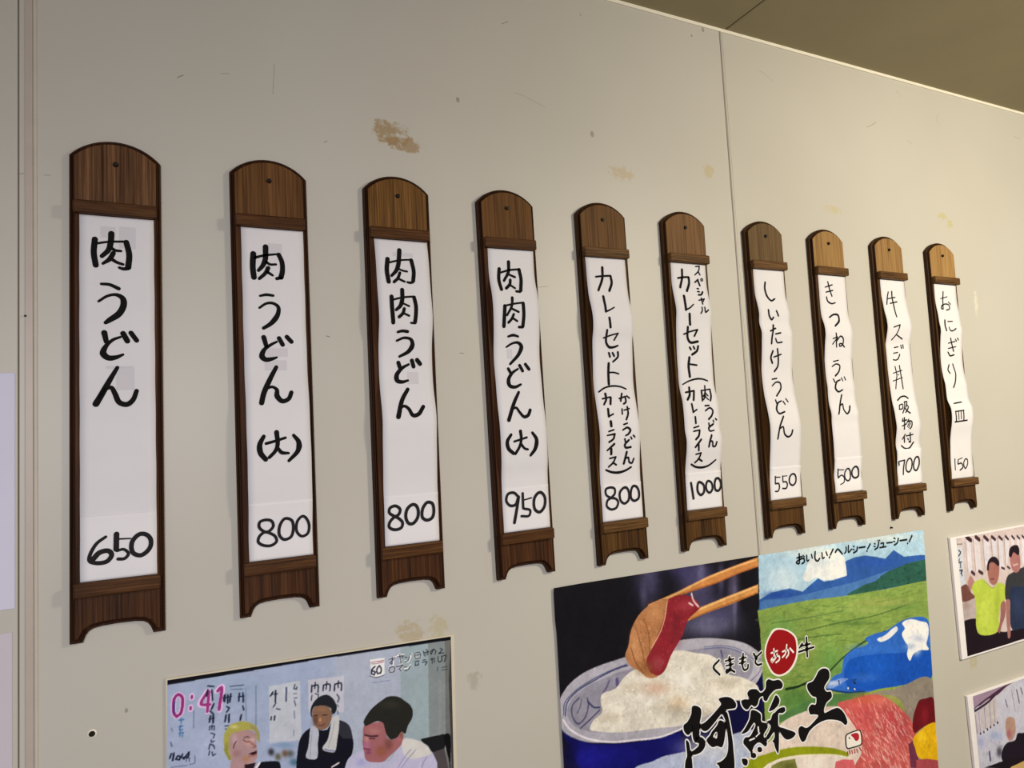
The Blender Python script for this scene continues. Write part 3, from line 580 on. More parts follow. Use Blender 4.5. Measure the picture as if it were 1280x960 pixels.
    def build(s, name, parent, warp, gain, mat, grain=.0):
        X, Z = np.meshgrid(s.gx, s.gz)
        co = warp(X, Z)            # -> (n, 3) metres
        n = s.nx*s.nz
        j, i = np.meshgrid(np.arange(s.nz-1), np.arange(s.nx-1), indexing='ij'); a = (j*s.nx+i).ravel()
        idx = np.stack([a, a+1, a+s.nx+1, a+s.nx], 1).astype(np.int32); nf = len(a)
        me = bpy.data.meshes.new(name); me.vertices.add(n); me.vertices.foreach_set('co', co.astype(np.float32).ravel())
        me.loops.add(nf*4); me.loops.foreach_set('vertex_index', idx.ravel())
        me.polygons.add(nf); me.polygons.foreach_set('loop_start', np.arange(0, nf*4, 4, dtype=np.int32))
        me.update(calc_edges=True)
        at = me.color_attributes.new('print', 'FLOAT_COLOR', 'POINT')
        C = s.C.reshape(-1, 3).astype(np.float64)
        if grain: C = C*(1+np.random.RandomState(5).normal(0, grain, (n, 1)))
        L = np.ones((n, 4), np.float32); L[:, :3] = np.clip(s2l(np.clip(C, 0, 1))*np.array(gain), 0, .92)
        at.data.foreach_set('color', L.ravel())
        me.materials.append(mat); ob = bpy.data.objects.new(name, me); COL.objects.link(ob); ob.parent = parent
        return ob

PR = {
 'poster': [
  'F 121018:6227 -54 10783 62 10499 -7248 5884 -5584',
  'B 3c3858 .8:8205 -393 311 -42 -36 -447',
  'B 4a4668 .85:9251 -750 449 -65 -49 -546',
  'B 3a3560 .8:8960 -284 385 -50 -18 -210',
  'B 50506a .9:9424 -1311 743 -121 -25 -273',
  'B 55506f .8:10050 -821 153 -22 -46 -475',
  'B 47435f .7:8952 -1002 272 -42 -33 -373',
  'B 4c4868 .8:8237 -315 155 -21 -20 -245',
  'B 5a5678 .6:8084 -622 81 -12 -19 -242',
  'B 4a4870 .8:9222 -446 335 -45 -23 -253',
  'B 6a6690 .7:9341 -376 89 -12 -23 -255',
  'B 5c5a86 .6:9781 -565 81 -11 -29 -301',
  'B 4e4c72 .8:9667 -1156 403 -63 -24 -255',
  'B 6a6888 .7:9422 -1332 453 -74 -14 -151',
  'B 7a7898 .5:10058 -1042 53 -8 -46 -473',
  'B 3c3658 .8:8717 -1216 160 -26 -21 -246',
  'F 0f0f62:6379 -2354 6638 -2581 6892 -2725 7336 -2842 7784 -2909 8234 -2950 8688 -2938 9540 -2862 10214 -2636 10527 -2405 10592 -2347 10487 -3166 10179 -3920 9395 -4386 8364 -4358 7431 -4033 6935 -3594 6664 -3044',
  'B 141480 .6:7203 -2994 611 -148 -12 -168',
  'B 1c1c96 .6:6903 -2982 445 -109 -17 -238',
  'B 08083a .8:6510 -2767 142 -34 -16 -235',
  'F 0a0a38:8663 -2828 9736 -2728 10432 -2386 10578 -2485 10449 -3158 9995 -3874 9109 -3653',
  'F aaa9b6:6335 -2111 6378 -1929 6535 -1768 6818 -1646 7153 -1583 7630 -1543 8190 -1483 8695 -1467 9403 -1542 10151 -1744 10442 -1910 10612 -2082 10618 -2282 10482 -2466 10215 -2622 9945 -2677 9541 -2849 8697 -2927 8154 -2926 7782 -2883 7331 -2809 6893 -2713 6588 -2569 6390 -2404 6331 -2224',
  'F 8f8e9f:6490 -2187 6575 -2000 6953 -1845 7447 -1768 7925 -1732 8764 -1665 9465 -1723 10097 -1905 10364 -2107 10344 -2299 10039 -2490 9559 -2664 8839 -2776 8166 -2781 7380 -2666 6861 -2535 6580 -2363',
  'S 40446e 12:6424 -2183 6455 -2015 6632 -1893 6963 -1781 7322 -1706 7667 -1661',
  'S 383c68 16:6453 -2207 6497 -2024 6674 -1901 7028 -1794 7413 -1705 7689 -1683',
  'S 50506e 21:6731 -2002 6598 -2080 6579 -2217 6684 -2381 6817 -2322 6894 -2143 6880 -2033',
  'S 30345c 21:6887 -2088 6999 -2201 7107 -2224',
  'S 40405f 18:7104 -2260 6922 -2363 6722 -2460',
  'S 55556f 14:6773 -2028 6744 -2129 6674 -2220',
  'S 6a6080 29:7312 -1850 7261 -1931 7189 -2007',
  'S 5a4f80 51:7458 -1860 7458 -1943',
  'S 8a7a90 18:7634 -1802 7729 -1765',
  'S 6a6c90 13:9290 -1674 9711 -1729 10029 -1829 10302 -2001 10467 -2163',
  'S 555a88 13:9287 -1705 9708 -1761 10004 -1857 10256 -2009',
  'S 5a5680 32:9660 -1804 9692 -1922',
  'S 77708e 16:10607 -2139 10543 -2309 10302 -2443 10072 -2511',
  'S 6a6480 16:9656 -2299 9872 -2310 10147 -2429',
  'F dcd8cc:7586 -1864 7841 -1774 8037 -1852 8359 -1690 8682 -1625 9106 -1743 9431 -1844 9643 -2011 9740 -2201 10134 -2363 10470 -2604 10384 -2848 9923 -2708 9572 -2761 9118 -2830 8682 -2857 8216 -2793 7766 -2738 7427 -2684 7053 -2587 6895 -2513 6972 -2397 7144 -2300 7124 -2122 7163 -2034 7430 -1991',
  'K f0ece2 .7 260 25 -5 12:7586 -1864 7841 -1774 8037 -1852 8359 -1690 8682 -1625 9106 -1743 9431 -1844 9643 -2011 9903 -2318 10171 -2587 9572 -2761 9118 -2830 8682 -2857 8216 -2793 7766 -2738 7427 -2684 7053 -2587 6972 -2397 7144 -2300 7124 -2122 7163 -2034 7430 -1991',
  'K a89c88 .5 180 18 -17 12:7586 -1864 7841 -1774 8037 -1852 8356 -1730 8675 -1706 9102 -1784 9428 -1886 9639 -2053 9903 -2318 10171 -2587 9572 -2761 9118 -2830 8682 -2857 8216 -2793 7766 -2738 7427 -2684 7055 -2550 6972 -2397 7144 -2300 7124 -2122 7163 -2034 7430 -1991',
  'B eeeae0 .8:7948 -2335 301 -63 -12 -157',
  'B f0ece4 .8:8801 -2102 322 -63 -14 -162',
  'B b8b09e .6:8395 -2510 311 -67 -9 -103',
  'B a89f90 .6:9018 -2726 491 -106 -9 -105',
  'B c0b6a4 .6:7720 -2049 197 -40 -8 -101',
  'B b4ab9a .6:9724 -2368 343 -68 -10 -109',
  'B bab09c .5:7254 -2421 237 -52 -6 -84',
  'B e8e2d4 .7:7455 -2309 241 -52 -6 -85',
  'B e6e0d4 .7:9377 -2426 278 -57 -10 -107',
  'B c4b8a4 .5:8193 -1821 204 -39 -6 -72',
  'K fbf8f0 .8 200 28 -14 16:7586 -1864 7841 -1774 8037 -1852 8359 -1690 8682 -1625 9106 -1743 9431 -1844 9643 -2011 9903 -2318 10171 -2587 9572 -2761 9118 -2830 8682 -2857 8216 -2793 7766 -2738 7427 -2684 7053 -2587 6972 -2397 7144 -2300 7124 -2122 7163 -2034 7430 -1991',
  'K 948a7a .5 140 9 -25 12:7586 -1864 7841 -1774 8037 -1852 8356 -1730 8675 -1706 9102 -1784 9428 -1886 9639 -2053 9903 -2318 10171 -2587 9572 -2761 9118 -2830 8682 -2857 8216 -2793 7766 -2738 7427 -2684 7055 -2550 6972 -2397 7144 -2300 7124 -2122 7163 -2034 7430 -1991',
  'B d0a890 .6:8218 -2150 308 -62 -10 -119',
  'B d8b890 .5:8661 -2485 211 -44 -10 -120',
  'S e6e2ee 23:6412 -2254 6513 -2408 6817 -2629 7274 -2796 7755 -2877 8256 -2942 8731 -2909',
  'P c78548:8163 -784 8789 -664 9505 -484 10170 -366 10704 -282 10685 -469 10209 -537 9597 -638 9170 -698 8809 -725 8456 -771 8157 -860',
  'S e5b070 28:8186 -807 8813 -683 9502 -514 10167 -397 10650 -332',
  'S a86030 20:8656 -752 9224 -676 9706 -623 10238 -520 10642 -457',
  'P cc8f50:8956 -1081 9220 -1004 9952 -892 10651 -795 10635 -950 9937 -1053 9261 -1129 8973 -1182',
  'S e8bc7a 24:9033 -1074 9350 -1014 9949 -922 10604 -830',
  'S a5642e 18:9051 -1165 9395 -1101 9939 -1033 10592 -944',
  'F b27a50:8225 -787 8595 -759 8520 -1018 8393 -1286 8219 -1501 8152 -1692 8285 -1961 8079 -1961 7889 -1804 7723 -1692 7647 -1519 7722 -1373 7790 -1144 7958 -929',
  'F 8c2430:8594 -772 8921 -736 9184 -868 9256 -998 8993 -1156 8835 -1402 8570 -1687 8420 -1905 8285 -1961 8112 -1866 8061 -1675 8194 -1497 8341 -1277 8494 -1014',
  'K d8a078 .8 70 20 -35 16:8224 -807 8538 -813 8393 -1286 8168 -1492 8102 -1683 8183 -1941 7889 -1804 7724 -1673 7671 -1523 7747 -1377 7839 -1152 8008 -937',
  'K 7a4428 .7 50 24 -29 12:8224 -807 8538 -813 8393 -1286 8168 -1492 8102 -1683 8183 -1941 7889 -1804 7724 -1673 7671 -1523 7747 -1377 7839 -1152 8008 -937',
  'K c0505a .6 40 16 -28 16:8594 -772 8921 -736 9184 -868 8939 -1147 8809 -1398 8514 -1718 8285 -1961 8114 -1847 8190 -1537 8393 -1286',
  'K 5c1020 .5 30 16 -28 16:8594 -772 8921 -736 9184 -868 8939 -1147 8809 -1398 8514 -1718 8285 -1961 8114 -1847 8190 -1537 8393 -1286',
  'B d8a070 .6:7870 -1399 120 -21 -19 -237',
  'B c89060 .6:8265 -937 155 -24 -13 -162',
  'B 8a5a34 .6:8042 -1793 202 -38 -10 -119',
  'B 70202a .7:8713 -1257 160 -26 -25 -286',
  'B b04450 .6:8959 -919 218 -33 -9 -108',
  'B a85058 .6:8301 -1760 134 -25 -10 -120',
  'S 8a5530 12:7892 -1121 7970 -1417 8042 -1793',
  'S 8a5530 12:8055 -985 8137 -1243 8136 -1568',
  'S 7a4828 12:7769 -1421 7849 -1676 7985 -1862',
  'S d8a880 16:8565 -797 8491 -1055 8367 -1282 8178 -1494',
  'S edc8c8 25:9096 -736 9130 -860 9230 -981',
  'S f0d8d8 21:9028 -887 9111 -942',
  'F aebad6:7673 -3320 8043 -3287 8258 -3263 8759 -3293 9500 -3283 9777 -3253 10428 -3361 10592 -4023 10550 -4974 7427 -4093',
  'B d8dce6 .7:9312 -3373 716 -170 -19 -208',
  'P a8cbe2:10737 171 16176 42 16236 -746 16120 -5507 15258 -8446 10352 -6753 10580 -3302 10598 -2219 10640 -1262',
  'B e4e8ea .9:12502 -762 360 -47 -27 -224',
  'F dfe5e8:11869 -728 12034 -506 12330 -394 12621 -379 12899 -512 13021 -728 12978 -949 12622 -966 12336 -947 12132 -870 11915 -928 11787 -838',
  'B c2d2dc .6:12378 -598 285 -36 -12 -97',
  'B f2f2f0 .8:12717 -790 218 -28 -16 -127',
  'B dde4e0 .7:12056 -313 782 -92 -22 -193',
  'B e4e8e0 .6:13927 -271 1299 -142 -18 -133',
  'B d4e2ea .6:11316 -798 468 -64 -31 -280',
  'P 2f5aa6:10654 -1070 10966 -985 11430 -981 11759 -1085 12200 -894 12347 -978 12620 -986 13008 -953 12990 -674 13259 -632 13566 -628 13871 -691 14179 -770 14458 -626 14765 -800 15295 -827 15507 -853 15409 -1517 13014 -1380 11596 -1315 10614 -1267',
  'F 4876b4:10667 -1128 11346 -1135 11890 -1142 12531 -1122 13199 -1105 14144 -1027 14806 -981 15275 -960 15286 -1177 13014 -1380 11598 -1291 10680 -1245',
  'B 24479a .8:11155 -1060 395 -58 -8 -74',
  'B 2a55b4 .7:13855 -808 632 -80 -11 -81',
  'P 2c5c4e:12948 -1311 13492 -1196 13806 -1178 14141 -1053 14809 -955 15279 -933 15581 -944 15602 -1392 14178 -1365 13016 -1361',
  'K 1c4038 .6 70 76 7 31:12948 -1311 13492 -1196 13806 -1178 14141 -1053 14809 -955 15279 -933 15272 -1390 14178 -1365 13016 -1361',
  'P 84a04e:10584 -1253 11808 -1260 13019 -1341 14257 -1376 15693 -1372 15720 -1778 15692 -5399 11252 -4370 10561 -4194 10567 -3300 10598 -2219 10614 -1580',
  'K 5a7c3a .55 420 301 -8 19:10665 -1266 11806 -1275 13017 -1356 14255 -1391 15239 -1386 15190 -2127 13357 -2237 12617 -2793 12083 -3071 10945 -3294 10704 -2239',
  'K a8ba66 .5 260 258 -7 14:10665 -1266 11806 -1275 13017 -1356 14255 -1391 15239 -1386 15190 -2127 13357 -2237 12617 -2793 12083 -3071 10945 -3294 10704 -2239',
  'B 6a9c50 .7:11150 -1716 394 -66 -30 -275',
  'B 5e8a40 .6:14530 -1760 656 -100 -14 -102',
  'B 95a85c .7:13428 -1694 691 -107 -9 -69',
  'B 8aa050 .6:11707 -2142 339 -61 -32 -278',
  'B 4c7038 .6:13099 -1893 599 -98 -7 -59',
  'B 5e9048 .7:12358 -2549 425 -80 -51 -424',
  'B a5a860 .6:14061 -1638 966 -145 -11 -81',
  'B 4a7a3c .8:11404 -3024 600 -126 -31 -272',
  'S 18301c 37:11134 -2760 11432 -2773 11774 -2747 12125 -2721',
  'S 2c4a24 29:12271 -2678 12729 -2472 13351 -2286 13986 -2191',
  'S 4a6a34 15:11744 -1816 12592 -1811 13718 -1841 14692 -1785',
  'S 5a7a40 14:10907 -1536 11771 -1581 12837 -1603',
  'S 4a6a34 14:10859 -1991 11661 -1944 12711 -2027',
  'S 2c4420 19:12873 -2498 13171 -2503 13576 -2325',
  'S 7a9448 21:13751 -1591 14552 -1606 15229 -1572',
  'F 2f68c8:13356 -2246 13672 -2189 13986 -2191 14486 -2077 14819 -2058 15312 -2173 15324 -2788 15263 -3369 14310 -3326 13376 -3263 12788 -3177 12370 -3043 12204 -2943 12402 -2775 12622 -2745 12726 -2496 13037 -2380 13339 -2374 13460 -2330',
  'F 1550b8:12694 -2759 12864 -2571 13619 -2585 14398 -2700 15320 -2814 15263 -3369 14310 -3326 13379 -3239 12798 -3097',
  'B 1a5cc8 .8:13593 -2781 694 -130 -26 -196',
  'B 3a78d8 .6:13332 -2433 453 -81 -13 -98',
  'F e4e8f0:13718 -2309 13976 -2266 14212 -2178 14344 -2158 14367 -2224 14226 -2304 14042 -2365 13803 -2374',
  'F e8ecf4:14520 -2125 14649 -2083 14856 -2095 15097 -2176 15300 -2252 15311 -2467 15222 -2664 15274 -2779 14971 -2751 14780 -2795 14657 -2903 14586 -2760 14640 -2614 14558 -2495 14483 -2327 14594 -2241',
  'B f8f8fa .8:14833 -2254 214 -35 -15 -103',
  'B c0c8e0 .8:15005 -2520 249 -43 -10 -72',
  'B 9ab0d8 .7:14737 -2631 196 -35 -9 -61',
  'B f0f2f8 .7:14893 -2711 164 -29 -19 -133',
  'F 7a9ae0:12131 -2961 12321 -2856 12610 -2850 12823 -2901 12598 -2944 12377 -2987',
  'B c8d4f0 .8:12387 -2902 183 -36 -6 -47',
  'S 1a3468 24:12180 -2971 12440 -3058 12790 -3158 13228 -3228',
  'B 3a70d0 .6:13262 -2967 450 -88 -13 -97',
  'F 4e7a44:10659 -3275 11393 -3115 12083 -3071 12645 -3148 13523 -3308 12915 -3340 11914 -3320',
  'F 8b8378:13221 -3286 13678 -3310 14307 -3351 15261 -3380 15585 -4954 14559 -5012 14269 -3624',
  'S 8aa040 34:13221 -3286 13680 -3290 14147 -3344',
  'F d9cac0:10941 -3338 11377 -3260 12197 -3295 12679 -3460 12860 -3767 13004 -4091 13082 -4353 13033 -4728 10020 -4055 10182 -3656 10693 -3554',
  'B cfa8a0 .6:12187 -3379 418 -90 -11 -93',
  'F c25a58:12446 -3300 12920 -3302 13368 -3321 13667 -3388 13958 -3559 14334 -3852 14583 -4162 14639 -4573 14664 -5140 14635 -6744 12423 -6079 12759 -4563 12995 -4332 13004 -4091 12825 -3759 12602 -3492',
  'B c86040 .7:13209 -3377 372 -78 -14 -106',
  'B b83c44 .6:13981 -3967 389 -86 -40 -292',
  'K eebcb4 .75 260 83 -131 19:12611 -3422 13212 -3353 13954 -3583 14334 -3852 14559 -4156 14623 -4570 14664 -5140 12890 -4692 13046 -4344 12980 -3988 12730 -3641',
  'K a03c40 .5 130 78 -86 19:12611 -3422 13212 -3353 13954 -3583 14334 -3852 14559 -4156 14623 -4570 14664 -5140 12890 -4692 13046 -4344 12980 -3988 12730 -3641',
  'B d87868 .6:13653 -3495 460 -96 -13 -97',
  'B c84850 .5:13169 -3688 295 -65 -37 -286',
  'B a84048 .5:14179 -4263 314 -72 -41 -293',
  'K f4d0c8 .8 70 111 -174 15:13477 -3657 14227 -3920 14511 -4492 14552 -5061 13479 -4792 13400 -4232',
  'F 64101a:14558 -4243 14614 -3998 14719 -3848 14841 -3733 15052 -3740 15262 -3766 15252 -4313 15045 -4266 14829 -4294 14613 -4341',
  'B 9a2030 .5:14967 -4075 137 -30 -25 -168',
  'F 6a3048:14384 -4502 14562 -4458 14648 -4820 14718 -5051 14386 -4968',
  'F deb012:14529 -4450 14644 -4370 14789 -4328 15045 -4266 15292 -4289 15254 -5011 14910 -4938 14648 -4820 14574 -4611',
  'B f0cc30 .6:14803 -4471 170 -39 -18 -125',
  'K 8a6a20 .3 20 6 -44 21:14629 -4474 15032 -4350 15226 -4961 14684 -4808',
  'F a84850:14573 -4856 14947 -4925 15286 -5041 15294 -5931 14484 -5711',
  'F e4d9d0:9960 -3875 10074 -3824 10551 -3811 11070 -3834 11570 -3922 12173 -4087 12569 -4278 12715 -4422 12662 -4840 9934 -4134',
  'F 7c8040:10879 -3972 11227 -4016 11267 -4191 11178 -4456 10501 -4281 10645 -3995',
  'B 4a4a20 .6:11039 -4113 173 -43 -9 -80',
  'F d4646c:12272 -4324 12496 -4336 12749 -4409 12886 -4898 12131 -4703',
  'F 8b9616:9973 -3878 10078 -3785 10555 -3767 11074 -3793 11574 -3883 12178 -4051 12515 -4190 12635 -4272 12629 -4319 12411 -4240 12195 -4171 11708 -4053 11263 -3967 10884 -3928 10536 -3948 10433 -3993',
  'S e8e4c0 14:10433 -3993 10882 -3942 11261 -3979 11707 -4066 12194 -4183 12628 -4331',
 ],
 'posterlet': [
  'PART tagline_lettering',
  'T 181818 23:11674 -446 11813 -434',
  'T 181818 27:11745 -377 11717 -557 11651 -529 11681 -504 11850 -477 11865 -537 11798 -567',
  'T 181818 19:11842 -418 11875 -451',
  'T 181818 23:11938 -429 11940 -537 11983 -523',
  'T 181818 23:12064 -425 12084 -496',
  'T 181818 27:12173 -389 12157 -525 12217 -571 12278 -530',
  'T 181818 23:12356 -431 12363 -540 12407 -526',
  'T 181818 23:12471 -425 12497 -497',
  'T 181818 27:12669 -398 12584 -498',
  'T 181818 27:12556 -534 12549 -549',
  'T 181818 28:12728 -465 12799 -414 12919 -518',
  'T 181818 24:13044 -402 13035 -472 12988 -516',
  'T 181818 24:13115 -380 13099 -510 13196 -460',
  'T 181818 20:13248 -405 13276 -423',
  'T 181818 20:13234 -465 13268 -483',
  'T 181818 28:13246 -537 13341 -508 13371 -440',
  'T 181818 28:13424 -457 13593 -460',
  'T 181818 28:13754 -423 13671 -506',
  'T 181818 24:13645 -540 13640 -556',
  'T 181818 20:13879 -427 13909 -440',
  'T 181818 20:13866 -477 13902 -491',
  'T 181818 29:13885 -548 13972 -510 14016 -421',
  'T 181818 16:13997 -373 14013 -396',
  'T 181818 16:14041 -372 14058 -395',
  'T 181818 25:14082 -450 14162 -448 14135 -529',
  'T 181818 25:14040 -528 14225 -529',
  'T 181818 25:14267 -460 14435 -465',
  'T 181818 21:14496 -381 14535 -406',
  'T 181818 21:14477 -448 14517 -461',
  'T 181818 29:14492 -528 14596 -487 14634 -406',
  'T 181818 29:14683 -459 14899 -462',
  'T 181818 30:15076 -402 14976 -509',
  'T 181818 25:14922 -537 14913 -549',
  'PART seal_lettering',
  'G eadfd4:10939 -1646 11197 -1677 11403 -1783 11501 -1894 11521 -2086 11476 -2266 11344 -2420 11180 -2495 10988 -2503 10832 -2428 10721 -2260 10670 -2085 10701 -1907 10810 -1750',
  'G 8e0e14:10982 -1678 11194 -1705 11376 -1804 11463 -1904 11480 -2079 11437 -2242 11312 -2388 11159 -2461 10992 -2470 10858 -2403 10757 -2250 10704 -2091 10733 -1929 10831 -1779',
  'H e8e8e4 53:9599 -1953 9466 -2048 9591 -2199',
  'H e8e8e4 48:9739 -1995 9936 -1991',
  'H e8e8e4 47:9747 -2077 9917 -2076',
  'H e8e8e4 51:9838 -1940 9844 -2143 9752 -2198 9745 -2157 9822 -2155 9936 -2217',
  'H e8e8e4 48:10072 -2024 10228 -2020',
  'H e8e8e4 48:10058 -2095 10203 -2089',
  'H e8e8e4 51:10162 -1943 10129 -2165 10167 -2229 10247 -2212 10259 -2157',
  'H e8e8e4 52:10412 -1988 10464 -2080',
  'H e8e8e4 52:10599 -1997 10477 -2066 10435 -2140 10486 -2199 10582 -2201',
  'H e8e8e4 51:11634 -2020 11552 -2091',
  'H e8e8e4 51:11604 -2066 11841 -2065',
  'H e8e8e4 54:11532 -2160 11927 -2141',
  'H e8e8e4 58:11756 -1934 11744 -2143 11741 -2280',
  'T 101010 28,34,28:9599 -1953 9466 -2048 9591 -2199',
  'T 101010 22:9739 -1995 9936 -1991',
  'T 101010 22:9747 -2077 9917 -2076',
  'T 101010 28:9838 -1940 9844 -2143 9752 -2198 9745 -2157 9822 -2155 9936 -2217',
  'T 101010 22:10072 -2024 10228 -2020',
  'T 101010 22:10058 -2095 10203 -2089',
  'T 101010 29:10162 -1943 10129 -2165 10167 -2229 10247 -2212 10259 -2157',
  'T 101010 32:10412 -1988 10464 -2080',
  'T 101010 29:10599 -1997 10477 -2066 10435 -2140 10486 -2199 10582 -2201',
  'T f4efe8 23:10836 -2056 10991 -2042',
  'T f4efe8 23:10906 -1994 10901 -2110 10831 -2214 10824 -2171 10934 -2133 11027 -2150 11020 -2207 10934 -2242',
  'T f4efe8 20:10981 -2091 10930 -2166 10842 -2224',
  'T f4efe8 23:11117 -2082 11250 -2072 11266 -2143 11199 -2207',
  'T f4efe8 23:11237 -1976 11184 -2128 11106 -2181',
  'T f4efe8 27:11312 -2057 11388 -2139',
  'T 101010 24:11634 -2020 11552 -2091',
  'T 101010 27:11604 -2066 11841 -2065',
  'T 101010 30:11532 -2160 11927 -2141',
  'T 101010 34:11756 -1934 11744 -2143 11741 -2280',
  'PART headline_lettering',
  'O 0c0a0c:8941 -2602 9018 -2602 9121 -2673 9130 -2750 9077 -2921 9044 -3111 8944 -3179 8910 -3080 8927 -2887 8884 -3009 8816 -3042 8737 -2959 8735 -2861 8813 -2829 8909 -2719',
  'O 0c0a0c:8982 -3122 9090 -3138 9170 -3223 9163 -3304 9068 -3380 8872 -3382 8828 -3342 8944 -3302 9024 -3263 9033 -3232 8965 -3192',
  'O 0c0a0c:8767 -3113 8816 -3157 8845 -3327 8862 -3445 8844 -3652 8712 -3619 8728 -3429 8760 -3388',
  'O 0c0a0c:9531 -2601 9702 -2599 9835 -2656 9918 -2767 9900 -2823 9727 -2815 9635 -2826 9207 -3066 9102 -3009 9086 -2939 9198 -2915 9529 -2735 9578 -2695',
  'O 0c0a0c:9588 -2832 9689 -2854 9725 -2964 9760 -3192 9782 -3484 9744 -3879 9450 -3805 9438 -3702 9387 -3648 9512 -3629 9621 -3563 9669 -3424 9668 -3188 9643 -2979',
  'O 0c0a0c:9508 -2958 9617 -3008 9644 -3081 9533 -3408 9424 -3366 9313 -3356 9204 -3215 9288 -3151 9325 -3110 9457 -3022',
  'T e4e0ea 36:9374 -3187 9422 -3148 9412 -3213',
  'O 0c0a0c:10254 -2592 10420 -2616 10511 -2695 10630 -2648 10657 -2530 10718 -2497 10829 -2543 10987 -2564 11065 -2663 11030 -2718 10869 -2717 10716 -2789 10636 -2864 10568 -2830 10561 -2767 10474 -2779 10406 -2887 10334 -2902 10269 -2858 10166 -2917 10063 -2835 10040 -2739 10129 -2728 10224 -2748 10193 -2640',
  'O 0c0a0c:10873 -2811 10951 -2899 10928 -2977 10789 -3051 10674 -3046 10725 -2975 10809 -2870',
  'O 0c0a0c:10919 -3058 11065 -3068 11073 -3132 10997 -3157 10911 -3138 10886 -3236 10887 -3360 11025 -3432 11290 -3585 11210 -3639 11048 -3633 10929 -3513 10892 -3443 10862 -3641 10822 -3825 10761 -3719 10730 -3610 10703 -3593 10758 -3535 10763 -3434 10609 -3531 10540 -3505 10653 -3388 10689 -3315 10613 -3217 10701 -3205 10752 -3125 10827 -3100',
  'O 0c0a0c:10260 -2947 10473 -3064 10474 -3186 10609 -3257 10617 -3319 10505 -3436 10575 -3584 10541 -3636 10382 -3529 10267 -3562 10188 -3653 10101 -3562 10016 -3443 10064 -3374 10174 -3380 10266 -3301 10330 -3215 10307 -3169 10128 -3289 9991 -3288 10080 -3218 10204 -3086',
  'T e8e4ea 24:10387 -3268 10390 -3349',
  'T e8e4ea 20:10168 -3442 10280 -3434',
  'T e8e4ea 18:10324 -3414 10412 -3374',
  'O 0c0a0c:10337 -3614 10388 -3606 10441 -3643 10445 -3688 10393 -3702 10339 -3675',
  'O 0c0a0c:10178 -3670 10242 -3672 10293 -3712 10283 -3762 10219 -3760 10167 -3722',
  'O 0c0a0c:9954 -3715 10030 -3720 10086 -3761 10086 -3813 10050 -3848 9980 -3807',
  'O 0c0a0c:12002 -2603 12132 -2574 12269 -2632 12285 -2766 12122 -2928 12175 -3014 12285 -3037 12304 -3138 12151 -3214 12077 -3306 12068 -3379 12293 -3363 12453 -3375 12600 -3505 12668 -3694 12621 -3731 12486 -3632 12270 -3552 12083 -3521 11829 -3550 11634 -3632 11512 -3762 11436 -3765 11363 -3612 11374 -3511 11438 -3483 11582 -3547 11841 -3446 11909 -3398 11790 -3350 11699 -3331 11666 -3218 11750 -3161 11856 -3184 11886 -3062 11797 -3022 11677 -2860 11686 -2776 11829 -2751 11931 -2675',
  'PART emblem',
  'G 18130f:12580 -3926 12614 -3900 12968 -3896 13020 -3926 13032 -4173 12992 -4195 12715 -4190 12610 -4175 12578 -4137',
  'G ece4dc:12612 -3940 12632 -3924 12966 -3915 12994 -3934 13003 -4156 12976 -4171 12718 -4166 12627 -4157 12606 -4132',
  'G a82030:12731 -3941 12900 -3939 12957 -3983 12953 -4063 12881 -4091 12830 -4055 12799 -4007',
  'G ece4dc:12688 -3965 12719 -4009 12773 -4021 12761 -4063 12671 -4099 12651 -4013',
  'T 18130f 12:12688 -3965 12673 -3986 12708 -4002',
  'T a83038 16:12604 -4223 12608 -4265',
  'T a83038 16:12657 -4206 12673 -4280',
  'T a83038 16:12726 -4223 12739 -4286',
  'T a83038 16:12803 -4221 12809 -4293',
  'T a83038 16:12863 -4235 12885 -4301',
  'T a83038 16:12942 -4223 12994 -4297',
  'PART small_print',
  'T 202838 12:12918 -2947 13011 -2955',
  'T 202838 12:12924 -2977 12995 -3003',
  'T 202838 12:12941 -3013 12992 -3027',
  'T 202838 14:12528 -2874 12535 -2946',
  'T c8ccd0 28:12758 -3067 12769 -3073',
  'T c8ccd0 24:12937 -3119 12954 -3127',
 ],
 'tv': [
  'F 9ba7c6:893 -522 4724 -533 4562 -5090 851 -3752',
  'F a3abc0:2998 -566 4724 -533 4562 -5090 2972 -4516',
  'F 93a3ae:3882 -614 4724 -533 4562 -5090 3766 -4803',
  'F 7e878c:4290 -684 4724 -533 4562 -5090 4157 -4944',
  'F 6c6c6c:4542 -728 4724 -533 4562 -5090 4387 -5027',
  'B a8b0c4 .7:3196 -1022 327 -64 -14 -416',
  'B aeb6d4 .5:1499 -1458 464 -109 -7 -380',
  'B 8fa3be .6:1789 -843 382 -77 -3 -137',
  'S 7a88a8 12:1979 -852 1972 -1176 1964 -1518',
  'S 8090b0 12:1855 -857 1856 -1249',
  'S 6c7a98 9:1263 -1004 1260 -1212',
  'F b8bccb:2133 -893 2520 -899 2519 -1648 2125 -1605',
  'F bcbccc:2622 -909 3091 -949 3076 -1415 2620 -1317',
  'P 060610:893 -578 979 -579 2786 -606 4630 -676 4779 -689 4776 -751 4627 -743 2784 -673 996 -645 892 -644',
  'P 3a3c40:4633 -744 4713 -758 4627 -2524 4527 -5077 4422 -5039 4558 -2944 4576 -1294',
  'F 8a8a90:4432 -1266 4456 -1271 4400 -2468 4377 -2462',
  'S e0bce6 40:1091 -779 1052 -813 1040 -904 1049 -1001 1076 -1036 1115 -1015 1138 -914 1134 -818 1091 -779',
  'S 8a2a72 24:1091 -779 1052 -813 1040 -904 1049 -1001 1076 -1036 1115 -1015 1138 -914 1134 -818 1091 -779',
  'S 3a2a80 12:1054 -860 1044 -917 1052 -989',
  'S e0bce6 43:1242 -826 1241 -854',
  'S e0bce6 43:1228 -956 1228 -986',
  'S 8c3078 21:1242 -828 1241 -852',
